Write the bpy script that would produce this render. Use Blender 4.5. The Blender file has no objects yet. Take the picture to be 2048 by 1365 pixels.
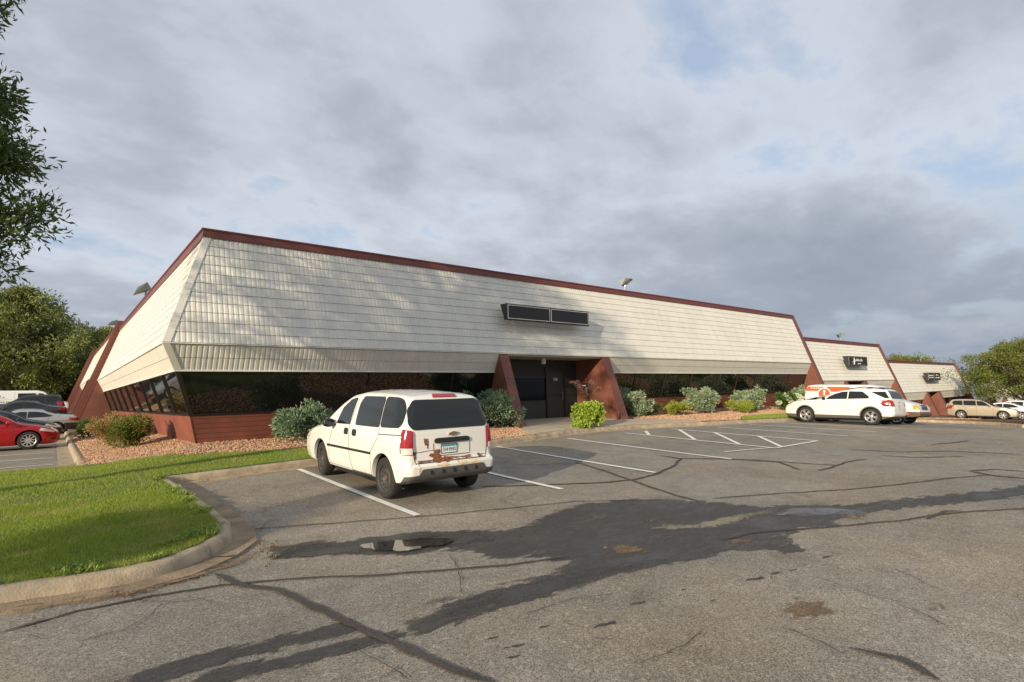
import bpy, bmesh, math, random
import numpy as np
from mathutils import Vector, Matrix, noise
from mathutils.bvhtree import BVHTree
from mathutils.geometry import delaunay_2d_cdt
random.seed(7); RNG = np.random.default_rng(7)
C = bpy.context.scene.collection
S = bpy.context.scene
R_ = math.radians
EYE = 1.8            # camera height; geometry is written relative to the eye and lifted at the end

# ---------------------------------------------------------------- camera
cd = bpy.data.cameras.new('camera'); cam = bpy.data.objects.new('camera', cd); C.objects.link(cam)
cd.sensor_width = 36.0; cd.lens = 36.0 * 1121.88 / 2048.0; cd.clip_start = 0.05; cd.clip_end = 5000
RW = Matrix(((0.77489932, 0.03908237, 0.63087527), (-0.63151419, 0.09026534, 0.7700922), (-0.02684915, -0.99515061, 0.09462762)))
right = RW.col[0]; down = RW.col[1]; fwd = RW.col[2]
M = Matrix.Identity(4)
for i in range(3):
    M[i][0] = right[i]; M[i][1] = -down[i]; M[i][2] = -fwd[i]
cam.matrix_world = M
S.camera = cam

# ---------------------------------------------------------------- sky and sun
SUN = Vector((-5.6, -2.1, 1.67)).normalized()          # towards the sun, low in the west
w = bpy.data.worlds.new('World'); S.world = w; w.use_nodes = True
nt = w.node_tree; nt.nodes.clear(); N = nt.nodes.new; Lk = nt.links.new
out = N('ShaderNodeOutputWorld')
sky = N('ShaderNodeTexSky'); sky.sky_type = 'NISHITA'; sky.sun_disc = False
sky.sun_elevation = math.asin(SUN.z); sky.sun_rotation = math.atan2(SUN.x, SUN.y) % (2 * math.pi)
bg1 = N('ShaderNodeBackground'); bg1.inputs['Strength'].default_value = 0.11
skb = N('ShaderNodeMixRGB'); skb.inputs[0].default_value = 0.35; skb.inputs[2].default_value = (2.6, 3.7, 5.6, 1)
Lk(sky.outputs[0], skb.inputs[1]); Lk(skb.outputs[0], bg1.inputs['Color'])
tc = N('ShaderNodeTexCoord')
sep = N('ShaderNodeSeparateXYZ'); Lk(tc.outputs['Generated'], sep.inputs[0])
def wmath(op, a, b=None, c=None, clamp=False):
    n = N('ShaderNodeMath'); n.operation = op; n.use_clamp = clamp
    for i, v in enumerate((a, b, c)):
        if v is None: continue
        if isinstance(v, (int, float)): n.inputs[i].default_value = v
        else: Lk(v, n.inputs[i])
    return n.outputs[0]
zz = wmath('ADD', wmath('MAXIMUM', sep.outputs[2], 0.0), 0.26)
cx = wmath('DIVIDE', sep.outputs[0], zz); cy = wmath('DIVIDE', sep.outputs[1], zz)
comb = N('ShaderNodeCombineXYZ'); Lk(cx, comb.inputs[0]); Lk(cy, comb.inputs[1])
def wnoise(scale, detail, rough, off, dist=0.0, rot=0.0, sc=(1, 1, 1)):
    mp = N('ShaderNodeMapping'); mp.inputs['Location'].default_value = off
    mp.inputs['Rotation'].default_value = (0, 0, rot); mp.inputs['Scale'].default_value = sc
    Lk(comb.outputs[0], mp.inputs[0])
    n = N('ShaderNodeTexNoise'); n.inputs['Scale'].default_value = scale; n.inputs['Detail'].default_value = detail
    n.inputs['Roughness'].default_value = rough; n.inputs['Distortion'].default_value = dist
    Lk(mp.outputs[0], n.inputs['Vector']); return n.outputs['Fac']
def wramp(fac, stops):
    r = N('ShaderNodeValToRGB'); e = r.color_ramp.elements
    e[0].position, e[0].color = stops[0][0], stops[0][1]; e[1].position, e[1].color = stops[-1][0], stops[-1][1]
    for p, c in stops[1:-1]:
        x = e.new(p); x.color = c
    Lk(fac, r.inputs[0]); return r.outputs[0]
big = wnoise(1.15, 7, 0.55, (5.1, 2.7, 0), 0.15, -0.4, (1, 1.25, 1))
fine = wnoise(3.6, 9, 0.58, (9.0, 4.0, 0), 0.15, -0.4, (1, 1.2, 1))
den = wmath('ADD', wmath('MULTIPLY', big, 0.68), wmath('MULTIPLY', fine, 0.32))
cover = wramp(den, [(0.36, (.42, .42, .42, 1)), (0.445, (.78, .78, .78, 1)), (0.51, (1, 1, 1, 1))])
shade = wramp(den, [(0.37, (.52, .58, .67, 1)), (0.43, (.62, .64, .68, 1)), (0.485, (.49, .52, .58, 1)), (0.54, (.40, .44, .505, 1)), (0.64, (.31, .35, .41, 1))])
# the storm side of the sky (+X, low) is slate; the overhead and left sky are pale
dx = wmath('MULTIPLY', sep.outputs[0], 1.0)
low = wmath('SUBTRACT', 1.0, wmath('MULTIPLY', wmath('MAXIMUM', sep.outputs[2], 0.0), 3.0), None, True)
storm = wmath('MULTIPLY', wmath('MULTIPLY', wmath('SUBTRACT', dx, 0.45), 2.2, None, True), low, None, True)
mix2 = N('ShaderNodeMixRGB'); Lk(wmath('MULTIPLY', storm, 0.86), mix2.inputs[0]); Lk(shade, mix2.inputs[1])
sl = wramp(fine, [(0.3, (.155, .20, .275, 1)), (0.55, (.21, .25, .32, 1)), (0.72, (.33, .35, .39, 1))])
Lk(sl, mix2.inputs[2])
bg2 = N('ShaderNodeBackground'); bg2.inputs['Strength'].default_value = 0.93; Lk(mix2.outputs[0], bg2.inputs['Color'])
ms = N('ShaderNodeMixShader')
cov2 = wmath('MAXIMUM', cover, wmath('MULTIPLY', storm, 1.2, None, True))
Lk(cov2, ms.inputs[0]); Lk(bg1.outputs[0], ms.inputs[1]); Lk(bg2.outputs[0], ms.inputs[2]); Lk(ms.outputs[0], out.inputs[0])

ld = bpy.data.lights.new('sun', 'SUN'); ld.energy = 4.3; ld.angle = R_(0.6); ld.color = (1.0, 0.85, 0.63)
sun = bpy.data.objects.new('sun', ld); C.objects.link(sun)
sun.rotation_euler = (-SUN).to_track_quat('-Z', 'Y').to_euler(); sun.location = (-40, -15, 30)
S.view_settings.view_transform = 'Standard'; S.view_settings.look = 'None'
S.view_settings.exposure = 0.38; S.view_settings.gamma = 1.0

# ---------------------------------------------------------------- helpers
def tag(o, label=None, cat=None, group=None, kind=None):
    if label: o['label'] = label
    if cat: o['category'] = cat
    if group: o['group'] = group
    if kind: o['kind'] = kind
    return o
def empty(name, loc=(0, 0, 0), rz=0.0, label=None, cat=None, group=None):
    o = bpy.data.objects.new(name, None); C.objects.link(o); o.location = loc; o.rotation_euler = (0, 0, rz)
    o.empty_display_size = 0.2
    return tag(o, label, cat, group)
def link(name, me, m=None, parent=None):
    o = bpy.data.objects.new(name, me); C.objects.link(o)
    if m is not None and len(me.materials) == 0: me.materials.append(m)
    if parent: o.parent = parent
    return o
class MB:
    def __init__(s): s.v = []; s.f = []
    def add(s, vs, fs):
        n = len(s.v); s.v += [tuple(v) for v in vs]; s.f += [tuple(i + n for i in f) for f in fs]; return s
    def box(s, a, b):
        (x0, y0, z0), (x1, y1, z1) = a, b
        return s.add([(x0,y0,z0),(x1,y0,z0),(x1,y1,z0),(x0,y1,z0),(x0,y0,z1),(x1,y0,z1),(x1,y1,z1),(x0,y1,z1)],
            [(0,3,2,1),(4,5,6,7),(0,1,5,4),(1,2,6,5),(2,3,7,6),(3,0,4,7)])
    def hexa(s, b, t):
        return s.add(list(b) + list(t), [(0,3,2,1),(4,5,6,7),(0,1,5,4),(1,2,6,5),(2,3,7,6),(3,0,4,7)])
    def bar(s, p, q, wx, wz=None, up=(0,0,1)):
        p = Vector(p); q = Vector(q); d = (q - p).normalized(); wz = wz or wx
        a = d.cross(Vector(up)); a = a.normalized() if a.length > 1e-4 else Vector((1,0,0)); b = a.cross(d)
        a *= wx / 2; b *= wz / 2
        return s.hexa([p-a-b, p+a-b, p+a+b, p-a+b], [q-a-b, q+a-b, q+a+b, q-a+b])
    def tube(s, pts, rad, n=8, cap=True):
        pts = [Vector(p) for p in pts]; base = len(s.v); ref = Vector((0.13, 0.31, 0.94))
        for i, p in enumerate(pts):
            d = (pts[min(i+1, len(pts)-1)] - pts[max(i-1, 0)]).normalized()
            a = d.cross(ref); a = a.normalized() if a.length > 1e-3 else Vector((1,0,0)); b = d.cross(a)
            r = rad[i] if isinstance(rad, (list, tuple)) else rad
            for k in range(n):
                t = 2 * math.pi * k / n; s.v.append(tuple(p + (a * math.cos(t) + b * math.sin(t)) * r))
        for i in range(len(pts)-1):
            for k in range(n):
                k2 = (k+1) % n; o = base + i*n
                s.f.append((o+k, o+k2, o+n+k2, o+n+k))
        if cap:
            s.f.append(tuple(base + k for k in reversed(range(n)))); s.f.append(tuple(base + (len(pts)-1)*n + k for k in range(n)))
        return s
    def lathe(s, prof, c=(0,0,0), axis='Z', n=32, closed=False):
        base = len(s.v)
        for k in range(n):
            t = 2*math.pi*k/n; ct, st = math.cos(t), math.sin(t)
            for r, h in prof:
                if axis == 'Z': p = (c[0]+r*ct, c[1]+r*st, c[2]+h)
                elif axis == 'Y': p = (c[0]+r*ct, c[1]+h, c[2]+r*st)
                else: p = (c[0]+h, c[1]+r*ct, c[2]+r*st)
                s.v.append(p)
        m = len(prof)
        for k in range(n):
            k2 = (k+1) % n
            for j in range(m-1 if not closed else m):
                j2 = (j+1) % m
                s.f.append((base+k*m+j, base+k2*m+j, base+k2*m+j2, base+k*m+j2))
        return s
    def build(s, name, m=None, parent=None, smooth=None, fix=True):
        me = bpy.data.meshes.new(name); me.from_pydata(s.v, [], s.f); me.validate()
        if fix:
            b = bmesh.new(); b.from_mesh(me); bmesh.ops.recalc_face_normals(b, faces=b.faces); b.to_mesh(me); b.free()
        if smooth is not None:
            me.polygons.foreach_set('use_smooth', [True]*len(me.polygons)); me.set_sharp_from_angle(angle=R_(smooth))
        return link(name, me, m, parent)
def np_mesh(name, V, F, m=None, parent=None, smooth=False):
    V = np.asarray(V, dtype=np.float32).reshape(-1, 3); F = np.asarray(F, dtype=np.int32); k = F.shape[1]
    me = bpy.data.meshes.new(name); me.vertices.add(len(V)); me.vertices.foreach_set('co', V.ravel())
    me.loops.add(F.size); me.loops.foreach_set('vertex_index', F.ravel())
    me.polygons.add(len(F)); me.polygons.foreach_set('loop_start', np.arange(0, F.size, k, dtype=np.int32))
    me.polygons.foreach_set('loop_total', np.full(len(F), k, dtype=np.int32))
    me.update(calc_edges=True); me.validate()
    me.polygons.foreach_set('use_smooth', [bool(smooth)]*len(me.polygons))
    return link(name, me, m, parent)

# ---------------------------------------------------------------- materials
def nodes(m):
    nt = m.node_tree; return nt, nt.nodes.new, nt.links.new, nt.nodes['Principled BSDF']
def mat(name, col, rough=0.6, metal=0.0, var=0.0, vs=4.0, bump=0.0, bs=40.0, coat=0.0, spec=None, ior=None, trans=0.0, emit=None, stretch=(1,1,1)):
    m = bpy.data.materials.new(name); m.use_nodes = True
    nt, N, L, p = nodes(m)
    p.inputs['Base Color'].default_value = (*col, 1); p.inputs['Roughness'].default_value = rough; p.inputs['Metallic'].default_value = metal
    if coat: p.inputs['Coat Weight'].default_value = coat; p.inputs['Coat Roughness'].default_value = 0.03
    if ior: p.inputs['IOR'].default_value = ior
    if spec is not None: p.inputs['Specular IOR Level'].default_value = spec
    if var or bump:
        t = N('ShaderNodeTexCoord'); mp = N('ShaderNodeMapping'); mp.inputs['Scale'].default_value = stretch; L(t.outputs['Object'], mp.inputs[0])
    if var:
        n = N('ShaderNodeTexNoise'); n.inputs['Scale'].default_value = vs; n.inputs['Detail'].default_value = 8; n.inputs['Roughness'].default_value = .6
        L(mp.outputs[0], n.inputs['Vector'])
        r = N('ShaderNodeMapRange'); r.inputs['From Min'].default_value = .3; r.inputs['From Max'].default_value = .7
        r.inputs['To Min'].default_value = 1-var; r.inputs['To Max'].default_value = 1+var; L(n.outputs['Fac'], r.inputs[0])
        mx = N('ShaderNodeVectorMath'); mx.operation = 'SCALE'; mx.inputs[0].default_value = col; L(r.outputs[0], mx.inputs['Scale'])
        L(mx.outputs[0], p.inputs['Base Color'])
    if bump:
        n2 = N('ShaderNodeTexNoise'); n2.inputs['Scale'].default_value = bs; n2.inputs['Detail'].default_value = 6; L(mp.outputs[0], n2.inputs['Vector'])
        b = N('ShaderNodeBump'); b.inputs['Strength'].default_value = bump; b.inputs['Distance'].default_value = 0.02
        L(n2.outputs['Fac'], b.inputs['Height']); L(b.outputs[0], p.inputs['Normal'])
    return m
def leafmat(name, cols, rough=0.55, trans=0.3, patch=None):
    """cols: three colours picked per leaf"""
    m = bpy.data.materials.new(name); m.use_nodes = True
    nt, N, L, p = nodes(m)
    g = N('ShaderNodeNewGeometry'); r = N('ShaderNodeValToRGB'); e = r.color_ramp.elements
    e[0].color = (*cols[0], 1); e[1].color = (*cols[-1], 1); e[1].position = 1.0
    for i, c in enumerate(cols[1:-1]):
        x = e.new((i+1)/(len(cols)-1)); x.color = (*c, 1)
    L(g.outputs['Random Per Island'], r.inputs[0])
    if patch:
        t = N('ShaderNodeTexCoord'); nz = N('ShaderNodeTexNoise'); nz.inputs['Scale'].default_value = 1.6; nz.inputs['Detail'].default_value = 6; L(t.outputs['Object'], nz.inputs['Vector'])
        q = N('ShaderNodeMapRange'); q.inputs['From Min'].default_value = .48; q.inputs['From Max'].default_value = .72; q.inputs['To Max'].default_value = .75; L(nz.outputs['Fac'], q.inputs[0])
        mxp = N('ShaderNodeMixRGB'); L(q.outputs[0], mxp.inputs[0]); L(r.outputs[0], mxp.inputs[1]); mxp.inputs[2].default_value = (*patch, 1); r = mxp
    L(r.outputs[0], p.inputs['Base Color'])
    p.inputs['Roughness'].default_value = rough; p.inputs['Specular IOR Level'].default_value = 0.35
    if trans:
        tr = N('ShaderNodeBsdfTranslucent'); L(r.outputs[0], tr.inputs[0]); mx = N('ShaderNodeMixShader'); mx.inputs[0].default_value = trans
        o = nt.nodes['Material Output']; L(p.outputs[0], mx.inputs[1]); L(tr.outputs[0], mx.inputs[2]); L(mx.outputs[0], o.inputs[0])
    return m
def asphalt_mat():
    m = bpy.data.materials.new('asphalt'); m.use_nodes = True
    nt, N, L, p = nodes(m); t = N('ShaderNodeTexCoord'); P = t.outputs['Object']
    def nz(s, d, r=.6, off=(0,0,0)):
        mp = N('ShaderNodeMapping'); mp.inputs['Location'].default_value = off; L(P, mp.inputs[0])
        n = N('ShaderNodeTexNoise'); n.inputs['Scale'].default_value = s; n.inputs['Detail'].default_value = d; n.inputs['Roughness'].default_value = r
        L(mp.outputs[0], n.inputs['Vector']); return n.outputs['Fac']
    def mr(x, a, b, c, d):
        r = N('ShaderNodeMapRange'); 
        for k, v in zip(('From Min','From Max','To Min','To Max'), (a,b,c,d)): r.inputs[k].default_value = v
        L(x, r.inputs[0]); return r.outputs[0]
    def mul(a, b):
        n = N('ShaderNodeMath'); n.operation = 'MULTIPLY'; L(a, n.inputs[0]); L(b, n.inputs[1]); return n.outputs[0]
    v = N('ShaderNodeTexVoronoi'); v.inputs['Scale'].default_value = 120; L(P, v.inputs['Vector'])
    vc = N('ShaderNodeSeparateColor'); L(v.outputs['Color'], vc.inputs[0])
    spk = mr(vc.outputs[0], 0, 1, 0.45, 1.62)
    v2 = N('ShaderNodeTexVoronoi'); v2.inputs['Scale'].default_value = 34; L(P, v2.inputs['Vector'])
    v2c = N('ShaderNodeSeparateColor'); L(v2.outputs['Color'], v2c.inputs[0])
    spk2 = mr(v2c.outputs[1], 0.86, 1.0, 1.0, 1.35)
    large = mr(nz(0.35, 6), .3, .7, .80, 1.2); med = mr(nz(2.6, 8, .65, (4,4,0)), .3, .7, .86, 1.14)
    blot = mr(nz(0.9, 10, .7, (11,3,0)), .56, .66, 1.0, .80)
    val = mul(mul(mul(spk, spk2), large), mul(med, blot))
    # hairline cracking in patches
    wv = N('ShaderNodeTexNoise'); wv.inputs['Scale'].default_value = 1.8; wv.inputs['Detail'].default_value = 6; L(P, wv.inputs['Vector'])
    ad = N('ShaderNodeVectorMath'); ad.operation = 'MULTIPLY_ADD'; L(wv.outputs['Color'], ad.inputs[0]); ad.inputs[1].default_value = (.9,.9,.9); L(P, ad.inputs[2])
    vk = N('ShaderNodeTexVoronoi'); vk.feature = 'DISTANCE_TO_EDGE'; vk.inputs['Scale'].default_value = 0.55; L(ad.outputs[0], vk.inputs['Vector'])
    ck = mr(vk.outputs['Distance'], 0.0, 0.006, 1.0, 0.0); cmask = mr(nz(0.5, 3, .5, (30,8,0)), .50, .60, 0, .75)
    ckm = mul(ck, cmask)
    inv = mr(ckm, 0, 1, 1, .35); val = mul(val, inv)
    tint = N('ShaderNodeMixRGB'); tint.inputs[1].default_value = (.232, .210, .176, 1); tint.inputs[2].default_value = (.272, .226, .165, 1)
    L(mr(nz(0.22, 5, .6, (7,21,0)), .45, .65, 0, 1), tint.inputs[0])
    sc = N('ShaderNodeVectorMath'); sc.operation = 'SCALE'; L(tint.outputs[0], sc.inputs[0]); L(val, sc.inputs['Scale']); L(sc.outputs[0], p.inputs['Base Color'])
    p.inputs['Roughness'].default_value = .88; p.inputs['Specular IOR Level'].default_value = .3
    h = N('ShaderNodeMath'); h.operation = 'SUBTRACT'; L(vc.outputs[0], h.inputs[0]); L(mul(ckm, ckm), h.inputs[1])
    b = N('ShaderNodeBump'); b.inputs['Strength'].default_value = .55; b.inputs['Distance'].default_value = .006; L(h.outputs[0], b.inputs['Height']); L(b.outputs[0], p.inputs['Normal'])
    return m
def wet_mat(name, col, r0, r1, spk=True, spec=.5, bump=.35):
    m = bpy.data.materials.new(name); m.use_nodes = True
    nt, N, L, p = nodes(m); t = N('ShaderNodeTexCoord')
    n = N('ShaderNodeTexNoise'); n.inputs['Scale'].default_value = 1.3; n.inputs['Detail'].default_value = 8; L(t.outputs['Object'], n.inputs['Vector'])
    r = N('ShaderNodeMapRange'); r.inputs['From Min'].default_value = .35; r.inputs['From Max'].default_value = .65; r.inputs['To Min'].default_value = r0; r.inputs['To Max'].default_value = r1
    L(n.outputs['Fac'], r.inputs[0]); L(r.outputs[0], p.inputs['Roughness'])
    v = N('ShaderNodeTexVoronoi'); v.inputs['Scale'].default_value = 95; L(t.outputs['Object'], v.inputs['Vector'])
    vc = N('ShaderNodeSeparateColor'); L(v.outputs['Color'], vc.inputs[0])
    q = N('ShaderNodeMapRange'); q.inputs['To Min'].default_value = .6; q.inputs['To Max'].default_value = 1.45; L(vc.outputs[0], q.inputs[0])
    q2 = N('ShaderNodeMapRange'); q2.inputs['From Min'].default_value = .3; q2.inputs['From Max'].default_value = .7; q2.inputs['To Min'].default_value = .8; q2.inputs['To Max'].default_value = 1.25; L(n.outputs['Fac'], q2.inputs[0])
    mm = N('ShaderNodeMath'); mm.operation = 'MULTIPLY'; L(q.outputs[0], mm.inputs[0]); L(q2.outputs[0], mm.inputs[1])
    sc = N('ShaderNodeVectorMath'); sc.operation = 'SCALE'; sc.inputs[0].default_value = col; L(mm.outputs[0], sc.inputs['Scale']); L(sc.outputs[0], p.inputs['Base Color'])
    p.inputs['Specular IOR Level'].default_value = spec
    if bump:
        b = N('ShaderNodeBump'); b.inputs['Strength'].default_value = bump; b.inputs['Distance'].default_value = .004; L(vc.outputs[0], b.inputs['Height']); L(b.outputs[0], p.inputs['Normal'])
    return m
def feather(m, lo=.0, hi=.30, nscale=5.0, stretch=(1,1,1), soft=True):
    """ragged, partly dry edge: the sheet thins out by noise towards its rim (mesh attribute 'rim' = metres from the rim)"""
    nt, N, L, p = nodes(m); a = N('ShaderNodeAttribute'); a.attribute_name = 'rim'
    t = N('ShaderNodeTexCoord'); mp = N('ShaderNodeMapping'); mp.inputs['Scale'].default_value = stretch; mp.inputs['Rotation'].default_value = (0, 0, .45); L(t.outputs['Object'], mp.inputs[0])
    n = N('ShaderNodeTexNoise'); n.inputs['Scale'].default_value = nscale; n.inputs['Detail'].default_value = 7; n.inputs['Roughness'].default_value = .65; L(mp.outputs[0], n.inputs['Vector'])
    r = N('ShaderNodeMapRange'); r.inputs['From Min'].default_value = lo; r.inputs['From Max'].default_value = hi; r.inputs['To Min'].default_value = -.5; r.inputs['To Max'].default_value = .5; L(a.outputs['Fac'], r.inputs[0])
    ad = N('ShaderNodeMath'); ad.operation = 'ADD'; L(r.outputs[0], ad.inputs[0])
    m2 = N('ShaderNodeMapRange'); m2.inputs['From Min'].default_value = .25; m2.inputs['From Max'].default_value = .75; m2.inputs['To Min'].default_value = -.2; m2.inputs['To Max'].default_value = 1.2; L(n.outputs['Fac'], m2.inputs[0]); L(m2.outputs[0], ad.inputs[1])
    s = N('ShaderNodeMapRange'); s.inputs['From Min'].default_value = .32; s.inputs['From Max'].default_value = .68; L(ad.outputs[0], s.inputs[0])
    n3 = N('ShaderNodeTexNoise'); n3.inputs['Scale'].default_value = 1.5; n3.inputs['Detail'].default_value = 9; n3.inputs['Roughness'].default_value = .7; L(mp.outputs[0], n3.inputs['Vector'])
    s3 = N('ShaderNodeMapRange'); s3.inputs['From Min'].default_value = .36; s3.inputs['From Max'].default_value = .56; s3.inputs['To Min'].default_value = .45; s3.inputs['To Max'].default_value = 1.0; L(n3.outputs['Fac'], s3.inputs[0])
    m3 = N('ShaderNodeMath'); m3.operation = 'MULTIPLY'; L(s.outputs[0], m3.inputs[0]); L(s3.outputs[0], m3.inputs[1])
    L(m3.outputs[0] if soft else s.outputs[0], p.inputs['Alpha']); return m
def siding_mat(name, col, axis, pitch, rough=.6, var=.12):
    """painted boards: grooves as bump; axis picks the coordinate the grooves repeat along"""
    m = mat(name, col, rough, var=var, vs=1.5)
    nt, N, L, p = nodes(m); t = N('ShaderNodeTexCoord'); s = N('ShaderNodeSeparateXYZ'); L(t.outputs['Object'], s.inputs[0])
    src = s.outputs[axis] if axis < 3 else None
    if axis == 3:
        a = N('ShaderNodeMath'); a.operation = 'ADD'; L(s.outputs[0], a.inputs[0]); L(s.outputs[1], a.inputs[1]); src = a.outputs[0]
    d = N('ShaderNodeMath'); d.operation = 'DIVIDE'; L(src, d.inputs[0]); d.inputs[1].default_value = pitch
    f = N('ShaderNodeMath'); f.operation = 'FRACT'; L(d.outputs[0], f.inputs[0])
    g = N('ShaderNodeMath'); g.operation = 'GREATER_THAN'; L(f.outputs[0], g.inputs[0]); g.inputs[1].default_value = .09
    src2 = p.inputs['Base Color'].links[0].from_socket; mr = N('ShaderNodeMapRange'); mr.inputs['To Min'].default_value = .5; mr.inputs['To Max'].default_value = 1.0; L(g.outputs[0], mr.inputs[0])
    v2 = N('ShaderNodeVectorMath'); v2.operation = 'SCALE'; L(src2, v2.inputs[0]); L(mr.outputs[0], v2.inputs['Scale']); L(v2.outputs[0], p.inputs['Base Color'])
    b = N('ShaderNodeBump'); b.inputs['Strength'].default_value = 1; b.inputs['Distance'].default_value = .02; L(g.outputs[0], b.inputs['Height']); L(b.outputs[0], p.inputs['Normal'])
    return m
MT = {}
MT['asphalt'] = asphalt_mat()
MT['wet'] = wet_mat('wet_asphalt', (.060, .056, .051), .40, .75, spec=.32)
feather(MT['wet'], 0, .24, 3.6, (1, 2.4, 1))
MT['wetn'] = wet_mat('wet_asphalt_thin', (.060, .056, .051), .40, .75, spec=.32); feather(MT['wetn'], 0, .13, 5, (1, 2.4, 1))
MT['film'] = wet_mat('thin_water', (.045, .043, .04), .10, .30, spec=.5, bump=.1)
feather(MT['film'], 0, .12, 5, (1, 2, 1))
MT['puddle'] = mat('puddle_water', (.035, .033, .028), .015, ior=1.33, spec=.6); feather(MT['puddle'], 0, .07, 7, soft=False)
MT['dry'] = wet_mat('dry_sediment', (.24, .215, .15), .8, .9, spec=.2)
MT['brown'] = wet_mat('rusty_silt', (.20, .140, .088), .8, .95, spec=.2)
feather(MT['dry'], 0, .16, 9, (1, 2, 1)); feather(MT['brown'], 0, .22, 9, (1, 1.6, 1))
MT['seal'] = wet_mat('tar_seal', (.068, .058, .050), .6, .8, spec=.25)
MT['crack'] = mat('open_crack', (.060, .052, .044), .95)
MT['line'] = mat('road_paint', (.80, .79, .74), .6, var=.12, vs=9, bump=.25, bs=120)
MT['gutter'] = mat('stained_gutter_concrete', (.26, .195, .125), .85, var=.45, vs=2.2, bump=.7, bs=40)
MT['concrete'] = mat('kerb_concrete', (.36, .29, .20), .9, var=.35, vs=3.6, bump=.45, bs=45)
MT['slab'] = mat('slab_concrete', (.44, .37, .27), .9, var=.14, vs=2.0, bump=.4, bs=60)
MT['soil'] = mat('soil', (.15, .085, .05), .95, var=.3, vs=6, bump=.8, bs=25)
MT['turf'] = mat('turf', (.10, .135, .03), .95, var=.35, vs=3, bump=.8, bs=45)
MT['ground'] = mat('ground_grass', (.07, .10, .03), .95, var=.3, vs=.2)
MT['rock'] = leafmat('landscape_rock', [(.30, .155, .085), (.46, .26, .15), (.55, .36, .225), (.40, .29, .21)], .85, 0)
MT['blade'] = leafmat('grass_blade', [(.17, .26, .022), (.29, .38, .04), (.44, .48, .09), (.17, .28, .024), (.27, .36, .04)], .6, .35, patch=(.44, .40, .13))
MT['panel'] = mat('ribbed_cream_panel', (.655, .635, .565), .5, var=.07, vs=.9, stretch=(2.5,2.5,.35))
MT['flash'] = mat('cream_flashing', (.68, .66, .59), .45, var=.05, vs=2)
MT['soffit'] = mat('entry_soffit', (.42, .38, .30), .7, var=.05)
MT['fascia'] = mat('red_brown_fascia', (.165, .045, .034), .42, var=.06, vs=1.2)
MT['cap'] = mat('brown_cap', (.155, .050, .034), .5, var=.1)
MT['sidh'] = siding_mat('red_brown_boards', (.20, .062, .040), 2, .14, var=.26)
MT['sidv'] = siding_mat('red_brown_ribs', (.19, .068, .044), 3, .10, var=.22)
MT['plain'] = mat('red_brown_plain', (.24, .076, .048), .6, var=.22, vs=1.2)
MT['bronze'] = mat('bronze_frame', (.030, .024, .018), .4, .3)
MT['glass'] = mat('tinted_glass', (.008, .009, .008), .025, ior=1.75)
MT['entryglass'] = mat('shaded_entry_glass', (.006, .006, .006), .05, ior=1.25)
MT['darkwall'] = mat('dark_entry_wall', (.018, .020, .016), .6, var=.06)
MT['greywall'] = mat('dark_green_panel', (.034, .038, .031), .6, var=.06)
MT['roofing'] = mat('roofing', (.25, .25, .24), .9, var=.1)
MT['black'] = mat('sign_black', (.022, .018, .017), .45)
MT['signface'] = mat('sign_face', (.017, .014, .014), .5)
MT['white'] = mat('white_paint', (.78, .78, .76), .5)
MT['lampbody'] = mat('lamp_body', (.13, .14, .12), .45, .3)
MT['lens'] = mat('lamp_lens', (.42, .38, .28), .25)
MT['galv'] = mat('galvanised', (.4, .4, .38), .4, .7)
MT['bark'] = mat('bark', (.13, .095, .065), .95, var=.3, vs=9, bump=1.0, bs=20, stretch=(1,1,.3))
MT['stem'] = mat('stem', (.12, .07, .04), .9, var=.2)

# ---------------------------------------------------------------- terrain
def interp(x, pts):
    if x <= pts[0][0]: return pts[0][1]
    for (a, b), (c, d) in zip(pts, pts[1:]):
        if x <= c: return b + (d-b)*(x-a)/(c-a)
    return pts[-1][1]
ZK = [(-60,-1.9),(-20,-1.65),(-5,-1.55),(2,-1.52),(5,-1.49),(15,-1.49),(20,-1.53),(24,-1.59),(28,-1.68),(36,-2.02),(49,-2.6),(60,-3.08),(80,-3.95),(110,-5.2),(150,-6.5),(400,-12)]
SL = [(-60,.02),(-5,.035),(2,.0486),(14,.0486),(28,.026),(45,.02),(400,.01)]
LZ = [(14,-1.56),(20,-1.60),(30,-1.62),(40,-1.58),(45,-1.32),(50,-.98),(56,-.72),(75,-.5),(100,-.3),(200,1.0)]
def sm(t): t = max(0, min(1, t)); return t*t*(3-2*t)
def G(x, y):
    k = interp(x, ZK); s = interp(x, SL); p = k + s*(min(y, 15)-13); drop = min(0, k+1.49)
    near = -1.86 + (drop if x > 0 else 0); h = .06; d = p - near
    f = near + (d + math.sqrt(d*d+4*h*h))/2 - h*.5
    if y > 12 and x < 6:
        t = sm((6-x)/4)*sm((y-12)/5); f = f*(1-t) + interp(y, LZ)*t
    return f
def Bed(x, y):
    ty = max(0, min(1, (y-13.1)/4.9)); K = G(x, 13)+.14
    W = interp(x, [(22,-1.13),(33,-1.12),(38,-1.35),(45,-2.3),(75,-3.4),(110,-4.6)])
    if y > 18: W = interp(y, [(38,-1.13),(45,-.75),(60,-.5)]) if x < 6 else W
    tx = max(0, min(1, (x-.75)/2.5)) if x < 3.25 else 1
    f = min(1, max(0, (y-14)/5)); low = K*(1-f) + (interp(y, LZ)+.14)*f if x < 6 else K
    t = min(tx, ty) if y < 18 else tx
    return low + (W-low)*t
def axis(parts):
    o = []
    for a, b, s in parts:
        n = max(1, round((b-a)/s)); o += [a+(b-a)*i/n for i in range(n)]
    return o + [parts[-1][1]]
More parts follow.
